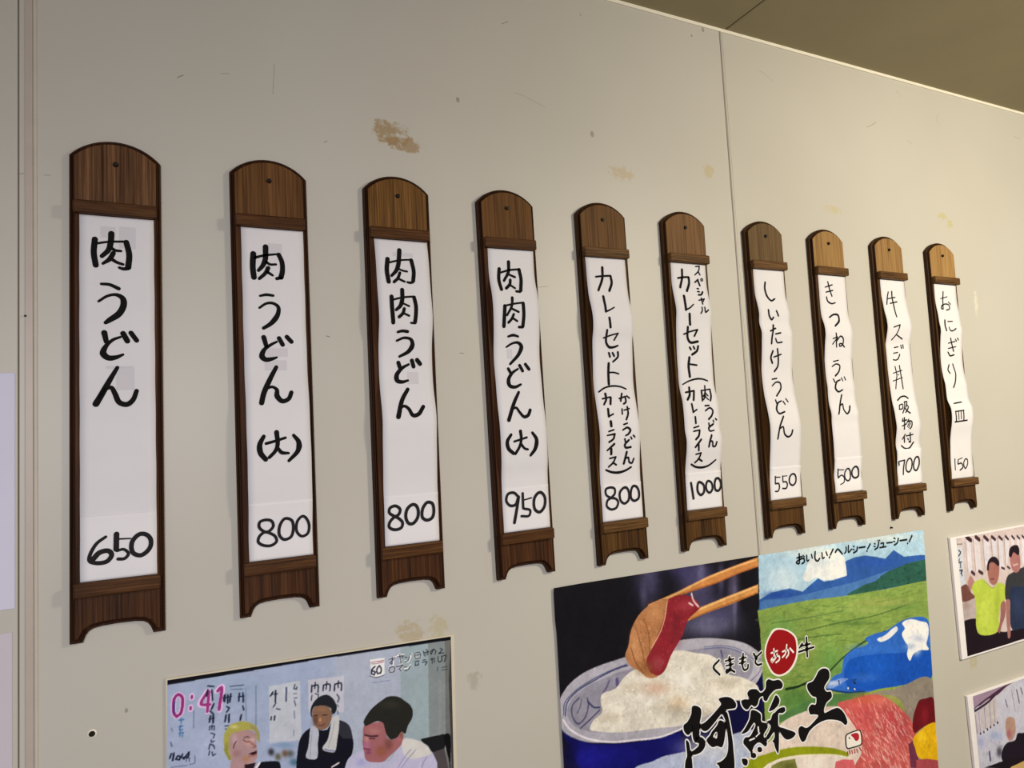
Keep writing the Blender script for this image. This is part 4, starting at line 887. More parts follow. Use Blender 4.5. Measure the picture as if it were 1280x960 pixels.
  'S 8c3078 21:1228 -959 1228 -982',
  'S e0bce6 41:1414 -804 1332 -949 1451 -980',
  'S e0bce6 41:1437 -808 1415 -1056',
  'S 93357c 24:1414 -816 1344 -945 1445 -973',
  'S 93357c 24:1433 -814 1413 -1050',
  'S e0bce6 43:1522 -826 1580 -783 1552 -1062',
  'S 93357c 27:1533 -828 1574 -794 1546 -1054',
  'S 1a2038 14:1021 -1456 1004 -1505',
  'S 1a2038 16:1048 -1457 1036 -1536',
  'S 1a2038 14:1085 -1501 1069 -1532 1107 -1547 1118 -1515 1096 -1498',
  'S 1a2038 14:1140 -1491 1129 -1523 1156 -1548 1184 -1513 1209 -1484 1200 -1541 1156 -1530',
  'S 2c3450 7:1183 -1548 1181 -1583',
  'S 2c3450 7:1214 -1550 1214 -1591',
  'S 2c3450 6:1183 -1551 1214 -1553',
  'S 3a6aa0 11:1103 -1083 1152 -1088',
  'S 3a6aa0 9:1125 -1064 1124 -1123',
  'S 3a6aa0 9:1096 -1158 1145 -1163',
  'S 3a6aa0 11:1124 -1146 1107 -1196 1139 -1203',
  'S 4a78a8 11:1100 -1235 1150 -1241',
  'S 4a78a8 11:1117 -1216 1111 -1273',
  'S 4a78a8 8:1144 -1234 1138 -1291',
  'S 6c7890 9:1020 -1158 1030 -1196',
  'S 5c6880 12:1012 -1320 1028 -1371',
  'S 5a6888 6:1019 -1613 1193 -1633',
  'S 5a6888 7:1272 -1535 1271 -1628 1215 -1627',
  'S 202840 14:1421 -745 1489 -765',
  'S 202840 17:1420 -793 1407 -862',
  'S 202840 14:1465 -802 1474 -925',
  'S 202840 17:1485 -975 1461 -1030',
  'S 202840 14:1444 -1050 1483 -1095',
  'S 202840 16:1448 -1111 1436 -1180',
  'S 202840 18:1480 -1106 1478 -1196',
  'S 202840 10:1431 -1143 1493 -1145',
  'S 303a58 10:1440 -1235 1436 -1276',
  'S 303a58 10:1440 -1235 1491 -1241 1488 -1288',
  'S 303a58 10:1465 -1223 1462 -1276',
  'S 303a58 10:1450 -1315 1495 -1343 1477 -1381',
  'S 303a58 11:1454 -1400 1459 -1425 1488 -1420',
  'S 303a58 11:1430 -1501 1442 -1445 1487 -1479',
  'S 303a58 10:1476 -1464 1492 -1510',
  'S 303a58 11:1435 -1526 1428 -1572',
  'S 303a58 11:1463 -1545 1473 -1589 1502 -1578',
  'S 202840 16:1607 -898 1600 -963',
  'S 202840 12:1619 -888 1611 -977',
  'S 202840 16:1647 -900 1645 -997',
  'S 202840 16:1682 -895 1669 -990',
  'S 202840 12:1595 -925 1688 -926',
  'S 202840 14:1633 -1037 1662 -1061 1632 -1103',
  'S 202840 16:1625 -1138 1612 -1214',
  'S 202840 17:1660 -1139 1655 -1229',
  'S 303a58 10:1611 -1268 1652 -1271',
  'S 303a58 10:1616 -1305 1651 -1319',
  'S 303a58 10:1638 -1346 1655 -1398',
  'S 202840 15:1782 -909 1774 -999',
  'S 202840 15:1823 -912 1826 -1023',
  'S 202840 12:1769 -949 1834 -951',
  'S 202840 13:1819 -1070 1830 -1121',
  'S 202840 16:1799 -1176 1786 -1234',
  'S 404a68 9:1678 -803 1831 -815',
  'S 505a78 6:1684 -840 1824 -863',
  'S 1c2438 15:2181 -975 2152 -1016',
  'S 1c2438 15:2215 -964 2208 -1103',
  'S 1c2438 9:2166 -1001 2240 -1006',
  'S 303850 11:2214 -1118 2181 -1162',
  'S 303850 11:2221 -1190 2262 -1208',
  'S 1c2438 13:2155 -1278 2149 -1314',
  'S 1c2438 15:2196 -1278 2190 -1323',
  'S 404a68 15:2348 -953 2341 -1121',
  'S 405068 13:2456 -937 2441 -981 2473 -997 2479 -970',
  'S 505c78 11:2442 -1105 2475 -1107',
  'S 505c78 11:2441 -1133 2458 -1203',
  'S 606c84 9:2434 -1046 2472 -1054',
  'S 606c84 9:2438 -1265 2440 -1359',
  'S 1a2034 13:2669 -989 2662 -1074',
  'S 1a2034 11:2714 -959 2706 -1035',
  'S 1a2034 13:2669 -999 2746 -1000 2746 -1091',
  'S 1a2034 13:2819 -1019 2812 -1085',
  'S 1a2034 12:2864 -980 2851 -1074',
  'S 1a2034 13:2819 -1014 2902 -1021 2899 -1103',
  'S 1a2034 14:2966 -1039 2958 -1115',
  'S 1a2034 12:3016 -1000 3009 -1086',
  'S 1a2034 14:2966 -1034 3050 -1036 3050 -1129',
  'S 2a3044 10:2666 -1113 2659 -1178',
  'S 2a3044 10:2709 -1103 2747 -1120 2746 -1158',
  'S 4a5468 14:2991 -1170 3019 -1225 2998 -1269',
  'S 5a6478 10:2987 -1305 3006 -1329',
  'S 5a6478 10:2989 -1383 3002 -1425',
  'B 7a94b8 .9:2302 -1662 153 -36 -1 -42',
  'B 2a2830 .9:2141 -1709 42 -10 -1 -50',
  'B 55503c .9:2223 -1788 42 -10 -1 -51',
  'B 6a4a38 .9:2308 -1766 42 -10 -1 -51',
  'B 4a4c48 .8:2375 -1783 51 -12 -1 -51',
  'B 3a6078 .8:2423 -1905 68 -17 -1 -51',
  'F 9a9aae:1658 -1841 1923 -1866 1957 -1791 1998 -1793 1954 -1916',
  'F a5a050:1595 -1430 1604 -1349 1637 -1298 1686 -1259 1758 -1255 1799 -1251 1871 -1277 1935 -1315 1976 -1358 1999 -1422 2004 -1558 1972 -1500 1966 -1432 1901 -1375 1836 -1385 1771 -1387 1691 -1394 1665 -1479 1679 -1598 1685 -1666 1661 -1677 1631 -1620 1601 -1530',
  'F a8888c:1667 -1413 1691 -1377 1772 -1371 1836 -1369 1901 -1383 1957 -1438 1968 -1500 1970 -1584 1976 -1670 1971 -1744 1941 -1787 1876 -1787 1827 -1800 1890 -1883 1666 -1826 1677 -1681 1655 -1593',
  'B c49690 .8:1865 -1526 49 -11 -1 -50',
  'B d0aaa4 .7:1923 -1506 33 -8 -1 -25',
  'B 8a6468 .6:1734 -1628 48 -12 -1 -50',
  'B b88880 .7:1787 -1407 64 -15 0 -20',
  'B d8cc90 .7:1717 -1300 56 -13 -1 -25',
  'B 7a7838 .6:1625 -1519 24 -6 -1 -74',
  'B c0a0a8 .8:1714 -1441 40 -9 -1 -66',
  'B b07848 .6:1845 -1722 48 -12 -1 -41',
  'F 9a9060:1886 -1313 1967 -1364 2007 -1441 2004 -1558 1976 -1518 1966 -1432 1934 -1382 1902 -1358',
  'S 5a3c48 10:1704 -1554 1713 -1515 1737 -1483',
  'S 5a3c3c 8:1826 -1458 1867 -1455 1887 -1472',
  'S 5a3c3c 8:1818 -1481 1849 -1514 1890 -1519',
  'S 8a5c54 10:1898 -1534 1922 -1556 1962 -1599 1929 -1604',
  'F 30141c:1870 -1669 1911 -1658 1969 -1651 1972 -1685 1927 -1695',
  'S 9a5a50 10:1878 -1696 1927 -1704 1968 -1701',
  'S 8a8a30 21:1608 -1548 1639 -1622 1661 -1677',
  'F 2a1820:1827 -1784 1892 -1791 1957 -1791 1923 -1874 1825 -1883',
  'F 10101c:1990 -1799 2031 -1802 2238 -1856 2253 -1931 2249 -2075 1920 -1990 1956 -1857',
  'S e4dcea 20:1998 -1809 1955 -1866',
  'S 7e8aa0 9:2426 -1502 2420 -1570',
  'F 10101e:2443 -1980 2459 -1823 2498 -1638 2559 -1559 2653 -1511 2689 -1484 2734 -1564 2852 -1591 2902 -1520 2999 -1506 3106 -1565 3153 -1635 3174 -1735 3188 -1857 3166 -1971 3126 -2056 3117 -2148 3109 -2545 2421 -2361',
  'F 2c2c36:2999 -1512 3106 -1565 3153 -1635 3172 -1782 3051 -1754 2982 -1644',
  'F b0b2c4:2642 -1508 2689 -1496 2739 -1589 2722 -1748 2702 -1928 2572 -1885 2568 -1850 2599 -1765 2620 -1631',
  'F bcbcc0:2928 -1443 3001 -1447 3003 -1602 2979 -1738 2944 -1894 2926 -1901 2790 -1840 2780 -1808 2847 -1730 2881 -1621',
  'S 5a60a0 9:2808 -1832 2867 -1864 2938 -1887',
  'S 8a90a8 6:2657 -1570 2635 -1727 2619 -1885',
  'S 9a9aa4 6:2950 -1507 2909 -1674 2856 -1826',
  'F 1e2026:2640 -1357 2655 -1255 2710 -1185 2770 -1150 2854 -1144 2924 -1194 2970 -1275 2986 -1338 2960 -1403 2917 -1417 2908 -1333 2861 -1299 2755 -1265 2684 -1273 2661 -1338 2662 -1408',
  'F 80604e:2664 -1339 2690 -1274 2767 -1267 2861 -1299 2907 -1356 2916 -1441 2890 -1517 2853 -1568 2781 -1581 2723 -1550 2689 -1496 2668 -1421',
  'B 5a3c30 .8:2702 -1441 42 -9 -2 -69',
  'B c88a60 .9:2761 -1448 19 -4 -1 -30',
  'B 9c6e54 .6:2789 -1319 71 -15 -1 -28',
  'S 3a2420 10:2692 -1380 2728 -1382',
  'S 3a2420 10:2798 -1397 2852 -1403',
  'S 6a3038 10:2736 -1512 2782 -1528 2818 -1513',
  'S d8d0d8 14:2896 -2081 2987 -2051',
  'F b4b2d0:3163 -1994 3237 -1976 3312 -1970 3357 -2112 3569 -2176 3683 -2192 3875 -1945 4031 -1994 4162 -2074 4251 -2182 4315 -2285 4351 -2381 4369 -2882 3071 -2535 3087 -2070',
  'F cac8c8:3874 -1958 4031 -1994 4162 -2074 4251 -2182 4276 -2238 4127 -2251 3968 -2237 3867 -2139',
  'B 9a9ad0 .7:3282 -2118 74 -18 -2 -59',
  'S 9a90b8 10:3973 -2116 3864 -2212 3782 -2313',
  'S 8a80a8 7:4052 -2135 3942 -2219 3833 -2326',
  'S 9080a0 9:4207 -2271 4150 -2331 4121 -2398',
  'F 9a6066:3336 -1653 3399 -1643 3525 -1647 3601 -1664 3635 -1793 3656 -1895 3759 -1918 3853 -1842 3877 -1897 3846 -2012 3752 -2087 3660 -2138 3594 -2182 3493 -2169 3381 -2130 3339 -2084 3329 -2010 3312 -1887 3319 -1769',
  'B 8a5038 .7:3561 -2042 76 -18 -3 -84',
  'B a86890 .8:3370 -1924 45 -11 -3 -71',
  'B 7a3a60 .8:3385 -2012 37 -9 -1 -28',
  'B 7a4a38 .7:3851 -1891 31 -7 -2 -61',
  'B b07c78 .6:3470 -1755 88 -20 -2 -48',
  'B 6a4038 .7:3666 -1970 64 -15 -4 -96',
  'B c09090 .6:3367 -1828 37 -9 -2 -48',
  'S 4a2a34 17:3344 -1774 3418 -1809 3518 -1827',
  'S 5a3040 12:3404 -1836 3479 -1854',
  'S 6a3048 12:3325 -1949 3411 -1982',
  'F 22221f:3331 -1604 3352 -1560 3443 -1459 3521 -1409 3600 -1371 3652 -1345 3755 -1348 3845 -1385 3922 -1451 3998 -1529 4028 -1610 4010 -1705 3947 -1790 3903 -1891 3853 -1842 3798 -1903 3707 -1919 3645 -1844 3617 -1740 3601 -1676 3526 -1635 3424 -1648 3348 -1661',
  'B 34322c .7:3712 -1456 142 -30 -2 -61',
  'F 18181c:4124 -2016 4259 -2010 4409 -2019 4471 -2021 4469 -2209 4290 -2229 4227 -2127 4149 -2059',
  'F 4a4448:4290 -2229 4469 -2215 4511 -2495 4505 -2918 4329 -2871 4351 -2381',
  'F 0c0a0c:4478 -2029 4547 -2032 4545 -2504 4525 -2924 4512 -2920 4528 -2424 4495 -2240',
  'P e8e4ea:3452 -802 3651 -814 3651 -887 3454 -885',
  'F dcdce6:3454 -880 3648 -889 3648 -1018 3615 -1051 3542 -1052 3459 -1026',
  'S 8a4060 7:3466 -843 3518 -842 3571 -847 3644 -846',
  'S 8a4060 6:3471 -863 3549 -870 3644 -866',
  'S 181c30 14:3516 -907 3468 -943 3466 -992 3501 -1014 3518 -983 3473 -954',
  'S 181c30 14:3579 -909 3541 -947 3549 -1008 3591 -1006 3603 -949 3579 -909',
  'S 303040 6:3439 -1017 3531 -1055 3637 -1045',
  'S f0f0f4 15:3729 -846 3815 -831',
  'S f0f0f4 15:3772 -834 3769 -929',
  'S f0f0f4 15:3837 -820 3924 -821',
  'S f0f0f4 15:3870 -806 3882 -920',
  'S f0f0f4 15:3942 -911 3984 -929 4043 -837',
  'S f0f0f4 15:4098 -837 4095 -898 4161 -900 4164 -833 4093 -831',
  'S f0f0f4 15:3720 -951 3717 -1021 3786 -1024 3789 -959 3720 -951',
  'S f0f0f4 15:3832 -962 3907 -955 3862 -1018',
  'S f0f0f4 15:3937 -1012 3981 -1020 4015 -981',
  'S 181c28 8:3718 -849 3804 -840',
  'S 181c28 8:3762 -827 3756 -917 3743 -909',
  'S 181c28 8:3777 -860 3727 -901',
  'S 181c28 8:3837 -835 3923 -836 3895 -866',
  'S 181c28 8:3870 -811 3882 -925',
  'S 181c28 8:3944 -860 3971 -870',
  'S 181c28 8:3941 -921 3985 -919 4009 -862',
  'S 181c28 7:4027 -834 4042 -847',
  'S 181c28 9:4092 -836 4095 -903 4161 -905 4164 -833 4093 -831',
  'S 181c28 6:4097 -862 4157 -863',
  'S 181c28 8:4215 -827 4228 -892',
  'S 181c28 8:4254 -813 4276 -828 4279 -890',
  'S 181c28 8:4230 -850 4297 -847',
  'S 181c28 7:4252 -865 4245 -905',
  'S 181c28 9:4366 -823 4329 -889 4320 -856 4371 -829 4404 -861 4385 -899',
  'S 181c28 9:4468 -831 4501 -857 4442 -899 4516 -902',
  'S 181c28 9:3719 -961 3717 -1021 3786 -1024 3789 -962 3719 -961',
  'S 181c28 9:3821 -965 3912 -962 3857 -1007 3877 -1031',
  'S 181c28 8:3933 -991 3960 -1001',
  'S 181c28 9:3936 -1043 3986 -1032 4015 -991',
  'S 181c28 9:4082 -947 4148 -949',
  'S 181c28 9:4092 -970 4091 -1000 4135 -1003 4136 -968',
  'S 181c28 8:4204 -949 4248 -949',
  'S 181c28 9:4191 -978 4264 -981 4234 -1022',
  'S 181c28 8:4315 -959 4366 -958',
  'S 181c28 8:4338 -943 4340 -1016',
  'S 181c28 8:4372 -949 4374 -1012',
  'S 181c28 9:4429 -939 4431 -1012 4482 -1011 4485 -944',
  'S 181c28 9:4497 -946 4548 -945 4521 -1029',
  'S 303440 7:4422 -1083 4408 -1133',
  'S 303440 7:4478 -1104 4563 -1105',
  'S 303440 7:4476 -1141 4562 -1141',
  'S 7078a0 6:3467 -1112 3544 -1123',
  'S 7078a0 6:3571 -1118 3718 -1132',
 ],
 'photo': [
  'F e2d0cc:16404 -569 19135 -564 21321 -498 20776 -3192 16302 -3102',
  'S c0b4b4 10:16734 -732 19092 -797 21250 -851',
  'F f0eaf0:16801 -645 16987 -649 16946 -1394 16761 -1385',
  'F efe6ea:17093 -661 17308 -669 17292 -1423 17077 -1411',
  'F ece6ee:17467 -702 17660 -707 17661 -1196 17412 -1358',
  'F ece6ee:17770 -719 17938 -722 17914 -1194 17748 -1174',
  'F ece6ee:18037 -742 18190 -746 18108 -1547 17958 -1429',
  'F ece6ee:18275 -758 18435 -766 18390 -1153 18209 -1461',
  'F ece6ee:18515 -775 18649 -783 18614 -980 18493 -999',
  'F ece6ee:18735 -792 18853 -798 18792 -1201 18723 -1026',
  'F ece6ee:18941 -808 19329 -830 19189 -1587 18855 -1444',
  'S 9a7a74 9:16807 -677 16779 -1372',
  'S 9a7a74 9:17087 -692 17064 -1393',
  'S 9a7a74 9:17427 -714 17412 -1358',
  'S a08078 10:17737 -748 17738 -1173',
  'S a08078 10:17999 -764 17953 -1428',
  'S a08078 10:18241 -785 18203 -1427',
  'S 3c2428 82:16857 -625 16994 -704',
  'S 4c3034 76:17186 -655 17304 -726',
  'S 4c3034 70:17498 -683 17617 -768',
  'S 4c3034 64:17782 -714 17894 -786',
  'S 4c3034 58:18059 -745 18161 -815',
  'S 4c3034 52:18309 -759 18400 -835',
  'S 4c3034 49:18560 -786 18641 -856',
  'S 4c3034 46:18768 -809 18851 -872',
  'S 4c3034 46:18967 -824 19074 -897',
  'S 4c3038 62:16920 -1390 17001 -1449',
  'S 4c3038 63:17186 -1409 17300 -1472',
  'S 54404c 45:18041 -1439 18137 -1478',
  'S 54404c 45:18269 -1449 18347 -1495',
  'F dfe4f0:16488 -799 16660 -803 16642 -1637 16443 -1640',
  'S 20242c 25:16529 -867 16588 -921 16509 -991',
  'S 20242c 22:16525 -1055 16503 -1131 16592 -1127',
  'S 20242c 25:16549 -1168 16537 -1246',
  'S 20242c 25:16496 -1303 16589 -1309 16527 -1370',
  'S 20242c 25:16542 -1340 16561 -1421',
  'S 5a4c50 12:16446 -731 16678 -751',
  'F c8b8b4:16389 -1913 17027 -1881 16962 -2439 16378 -2469',
  'B a89088 .7:16624 -2073 154 -23 -15 -91',
  'F 20121c:16365 -2451 16941 -2404 17800 -2831 18717 -2854 20817 -2990 20708 -3528 18665 -3141 16380 -3101',
  'F 7a4c44:16433 -1701 16644 -1621 16766 -1685 16823 -1820 16964 -1935 16798 -1973 16534 -1981 16399 -1914',
  'B c09088 .8:16848 -1665 136 -19 -18 -111',
  'F c08c84:16729 -1586 16858 -1445 16926 -1518 16989 -1622 16942 -1742 16781 -1751',
  'F c6da50:16864 -1731 16989 -1622 17317 -1603 17483 -1754 17662 -1844 17873 -1760 18086 -1838 18080 -2033 17991 -2216 17870 -2262 17745 -2501 17740 -2693 17637 -2804 17249 -2818 16942 -2719 16889 -2553 16950 -2185 16938 -1931',
  'B d8ea60 .7:17282 -2300 268 -42 -52 -309',
  'B a8bc40 .6:17744 -2178 109 -16 -65 -376',
  'S 98a838 13:17386 -1676 17635 -1840 17820 -1736',
  'F a87068:17878 -2215 18025 -2188 18003 -2477 17821 -2706 17713 -2849 17650 -2790 17745 -2661 17821 -2448',
  'F b07468:17526 -1341 17732 -1270 17941 -1361 17919 -1554 17837 -1706 17673 -1781 17537 -1697 17499 -1499',
  'F 281a20:17483 -1432 17542 -1246 17695 -1161 17860 -1181 17964 -1299 17936 -1393 17731 -1276 17588 -1300 17537 -1439',
  'S 6c3c40 19:17586 -1639 17723 -1651',
  'F 3c3c40:18114 -1842 18231 -1661 18475 -1595 18837 -1542 19320 -1536 19228 -2031 18870 -2014 18355 -1942 18222 -2201 18075 -2163',
  'F 2a3552:18296 -1950 18876 -1982 19720 -2032 19526 -3054 18709 -2902 18197 -2833 18180 -2440',
  'B 3a466a .6:18570 -2368 287 -44 -52 -288',
  'F b07c74:18083 -2180 18224 -2192 18186 -2506 18152 -2761 18097 -3011 18022 -3014 18019 -2803 18030 -2481',
  'F b87c78:18413 -1222 18671 -1153 18786 -1234 18779 -1468 18710 -1592 18557 -1622 18429 -1523',
  'F 241820:18367 -1217 18424 -1058 18580 -1002 18764 -1030 18798 -1169 18743 -1246 18553 -1156 18447 -1260',
  'S e8c0c0 26:18501 -1449 18678 -1438',
 ],
 'photob': [
  'F a890a8:16478 -3901 18139 -3933 19352 -3966 19302 -4230 18135 -3954 16504 -4284',
  'F 4a2c48:16508 -4264 17349 -4058 18137 -3944 18291 -3963 17812 -4021 17411 -4135 16958 -4169 16481 -4320',
  'F d2d2e2:16481 -4320 16951 -4210 17409 -4145 18129 -3986 19331 -4076 18774 -7001 16295 -6319',
  'F cfc4cc:16491 -4365 16657 -4338 16622 -4770 16508 -4806',
  'F d2c8cc:16699 -4305 16865 -4287 16861 -4751 16705 -4768',
  'F d4cccc:16923 -4268 17076 -4237 17066 -4734 16905 -4750',
  'F d4cccc:17115 -4224 17250 -4198 17217 -4715 17092 -4729',
  'F d6ccce:17270 -4192 17374 -4171 17336 -4677 17237 -4708',
  'S 7a6478 10:16682 -4343 16677 -4762',
  'S 7a6478 10:16895 -4283 16880 -4745',
  'S 7a6478 10:17094 -4240 17075 -4725',
  'S 7a6478 10:17255 -4210 17232 -4697',
  'S 7a6478 10:16560 -4380 16560 -4777',
  'S 3a2038 41:16501 -4304 16685 -4281 17062 -4212 17298 -4133',
  'S 2c1c34 36:16488 -4823 16495 -4845',
  'S 2c1c34 36:16672 -4792 16680 -4809',
  'S 2c1c34 36:16796 -4789 16804 -4803',
  'S 2c1c34 37:16926 -4755 16937 -4779',
  'S 2c1c34 37:17046 -4740 17055 -4755',
  'S 2c1c34 37:17178 -4727 17187 -4742',
  'S 2c1c34 41:17313 -4704 17325 -4722',
  'B a8b8dc .8:17193 -4964 289 -67 -17 -102',
  'B b4b8e0 .8:16679 -4971 175 -41 -20 -121',
  'K 6a70a0 .5 40 27 -66 16:16588 -4867 17497 -4949 17360 -5514 16543 -5355',
  'S 4a4468 40:16925 -5239 16929 -5429',
  'B 3a3444 .8:17281 -5325 108 -26 -21 -122',
  'S 46465a 21:17686 -4300 17734 -4462',
  'S 46465a 25:18143 -4176 18199 -4473',
  'S 46465a 26:18303 -4164 18348 -4306',
  'S 8a8aa0 13:17946 -4136 18014 -4631',
  'F c09a88:17599 -4800 17654 -4704 17809 -4695 17950 -4770 17969 -4883 17939 -5050 17798 -5190 17684 -5185 17599 -5015',
  'B b06070 .8:17709 -5040 96 -22 -18 -103',
  'F 1e1422:17439 -5277 17603 -5209 17910 -5216 18007 -5108 18237 -5139 19112 -5227 18994 -5847 18217 -5680 17389 -5563 17335 -5444',
  'F d8b470:17586 -5740 18210 -5721 18994 -5847 18774 -7001 17285 -6591',
  'F 1a1018:16696 -5518 17393 -5543 18221 -5659 18208 -5732 17663 -5737 17580 -5770',
 ],
}

# --- the large food poster
PX0, PX1, PZ0 = 636.3, 1543.0, -672.0
ptop = lambda X: -25.5-6.3*(X-PX0)/(PX1-PX0)
def poster_y(X, Z):      # the sheet lifts a little at its left edge and its right part
    u = (X-PX0)/(PX1-PX0)
    return 1.0+3.0*np.exp(-((X-PX0)/30)**2)+3.0*np.clip((u-.955)/.045, 0, 1)**2
def poster_xr(Z): return PX1-19*np.clip((-31-Z)/490, 0, 1.2)
def poster_warp(X, Z):
    Zt = np.where(Z > -60, Z+(ptop(X)+25.5)*(Z+60)/34.5, Z)
    Xc = np.minimum(X, poster_xr(Z))
    Xl = np.maximum(Xc, PX0-3*np.exp(-((Z+55)/25)**2)+1.5)
    return np.stack([Xl*MM, -poster_y(Xl, Zt)*MM, Zt*MM], -1).reshape(-1, 3)
po = tag(empty('food_poster', (0, 0, 0)), 'large glossy beef poster with rice bowl on black, mountain lake and brushed black headline', 'poster')
pp = Print(PX0, PX1, PZ0, -25.5, 1.25, '15131c'); pp.run(PR['poster'], 1.15); pp.grainy(.045)
pp.build('printed_sheet', po, poster_warp, (1.08, 1.06, 1.08), M_print)
# lettering printed on the poster
cur = None; V = {}; inks = {}; lay = 0
def ink(h):
    if h not in inks: inks[h] = mat_ink('print_ink_'+str(len(inks)), h, .5)
    return inks[h]
part = None; groups = []
for op in PR['posterlet']:
    if op.startswith('PART'): part = op.split()[1]; groups.append((part, [])); continue
    groups[-1][1].append(op)
for part, ops in groups:
    vs, fs, mi, mats = [], [], [], []
    def add_mat(h):
        m_ = ink(h)
        if m_ not in mats: mats.append(m_)
        return mats.index(m_)
    def flush(n0, k): mi.extend([k]*(len(fs)-n0))
    for q, op in enumerate(ops):
        h, c = op.split(':'); h = h.split(); c = [float(v)/10 for v in c.split()]; P = list(zip(c[::2], c[1::2]))
        base = {'O': .45, 'H': .32, 'G': .3+.012*q, 'T': .62}[h[0]]
        def add(kind, pts, col, off, W=None):
            n0 = len(fs); k = add_mat(col)
            v2 = []
            if kind == 'rib': ribbon(v2, f2 := [], W, pts, lambda zz: 0, 1.5)
            elif kind == 'loop': ribbon(v2, f2 := [], W, pts, lambda zz: 0, 1.5, True)
            else:
                S = smooth(pts, 2.5, True); v2 = [(a*MM, 0, b*MM) for a, b, _ in S]; f2 = [tuple(range(len(S)))]
            b0 = len(vs)
            for (a, _, b) in v2: vs.append((a, -(float(poster_y(np.float64(a*1000), np.float64(b*1000)))+off)*MM, b))
            for f_ in f2: fs.append(tuple(b0+t for t in f_))
            flush(n0, k)
        if h[0] == 'O':
            add('loop', P, 'e8e6ec', .30, [4.6]); add('poly', P, h[1], .45)
        elif h[0] == 'G': add('poly', P, h[1], base)
        else: add('rib', P, h[1], base, [float(v)/10*(1.35 if h[0] == 'T' else 1.4) for v in h[2].split(',')])
    ob = mesh_obj(part, vs, fs, None, po)
    for m_ in mats: ob.data.materials.append(m_)
    ob.data.polygons.foreach_set('material_index', mi)
    if part == 'small_print': ob['kind'] = 'stuff'

# --- the television still in a laminated sheet, hung slightly crooked
tvL, tvR = 97.3, 463.2
tztop = lambda X: -58.9-10.6*(X-98)/366
def tv_xr(Z): return 463.6-4.2*np.clip((-70-Z)/183, 0, 1.3)
tv = tag(empty('picture_sheet', (0, 0, 0)), 'laminated television screen shot of three men laughing, clock 0:41, under the boards', 'picture')
V = []; Fc = []
def slab(name, L, R, zt, zb, y0, y1, mat, parent, bev=.0004, RB=None, LB=None):
    """upright thin board given by its corners in mm; zt and RB may lean"""
    RB = R if RB is None else RB; LB = L if LB is None else LB
    zl, zr = zt if isinstance(zt, tuple) else (zt, zt); zbl, zbr = zb if isinstance(zb, tuple) else (zb, zb)
    c4 = [(LB, zbl), (RB, zbr), (R, zr), (L, zl)]
    bmx = bmesh.new(); a = [bmx.verts.new((x*MM, -y0*MM, z*MM)) for x, z in c4]; b = [bmx.verts.new((x*MM, -y1*MM, z*MM)) for x, z in c4]
    bmx.faces.new(a[::-1]); bmx.faces.new(b)
    for k in range(4): bmx.faces.new((a[k], a[(k+1) % 4], b[(k+1) % 4], b[k]))
    bmesh.ops.recalc_face_normals(bmx, faces=bmx.faces)
    if bev: bmesh.ops.bevel(bmx, geom=bmx.edges[:], offset=bev, segments=2, profile=.5, affect='EDGES')
    return bm_obj(name, bmx, mat, parent)
slab('backing_board', 95.3, 469.0, (-56.8, -67.6), (-318, -322), .4, 3.4, M_lam, tv, RB=463.0, LB=92.8)
def tv_warp(X, Z):
    Zt = Z+tztop(X)+58.9
    Xc = np.minimum(X, tv_xr(Zt))-2.2*np.clip((-60-Zt)/100, 0, 1.4)*(X < 200)*(1-(X-97.3)/102.7)
    return np.stack([Xc*MM, np.full(X.shape, -3.75*MM), Zt*MM], -1).reshape(-1, 3)
class Shear(Print): pass
tp = Print(tvL, tvR+1, -310, -58.9, .9, '9ba7c6')
# paint in the leaning frame of the sheet: shift every point by the slope of its top edge
def shear_ops(ops):
    out = []
    for op in ops:
        h, c = op.split(':'); v = [float(q) for q in c.split()]
        rng = range(0, 2, 2) if h[0] == 'B' else range(0, len(v), 2)
        for k in rng: v[k+1] -= (tztop(v[k]/10)+58.9)*10
        out.append(h+':'+' '.join('%g' % q for q in v))
    return out
tp.run(shear_ops(PR['tv']), 1.35); tp.grainy(.02, 5)
tp.build('printed_sheet', tv, tv_warp, (1.22, 1.22, 1.2), M_print)

# --- two mounted photographs at the right
def photo(name, label, L, R, zt, zb, ops, ml, mt, gain, LB=None, y=6.0):
    e = tag(empty(name, (0, 0, 0)), label, 'photo', 'photos of visitors on the right of the wall')
    slab('foam_board', L, R, zt, zb, y-5.5, y, M_card, e, .0005, LB=LB)
    p = Print(L+ml, R-4, zb+4, zt-mt, 1.3, 'd8c8c6'); p.run(ops, 1.15); p.grainy(.03, 7)
    p.build('printed_sheet', e, lambda X, Z: np.stack([X*MM, np.full(X.shape, -(y+.25)*MM), Z*MM], -1).reshape(-1, 3), gain, M_print)
    return e
photo('mounted_photo', 'white-bordered photo of a man in a lime green shirt beside a man in navy', 1627.8, 2010, -57.6, -317.5, PR['photo'], 20.5, 3.5, (.86, .86, .92), 1629.5, 6.5)
photo('mounted_photo', 'white-bordered photo of a light-haired person in black, lower right corner', 1635, 2010, -395.5, -655, PR['photob'], 18.5, 3.5, (.86, .86, .92), 1640, 6.5)

# --- paper notices at the left edge
n1 = tag(bm_obj('notice_sheet', box_bm(-.36, -.0555, -.0016, -.0004, .0495, .3165, .0003, 1), M_sheet), 'plain bluish white notice sheet at the left edge, upper of two', 'notice')
n2 = tag(bm_obj('notice_sheet', box_bm(-.36, -.0580, -.0014, -.0004, -.42, .0235, .0003, 1), M_sheet2), 'plain greyish white notice sheet at the left edge, lower of two', 'notice')

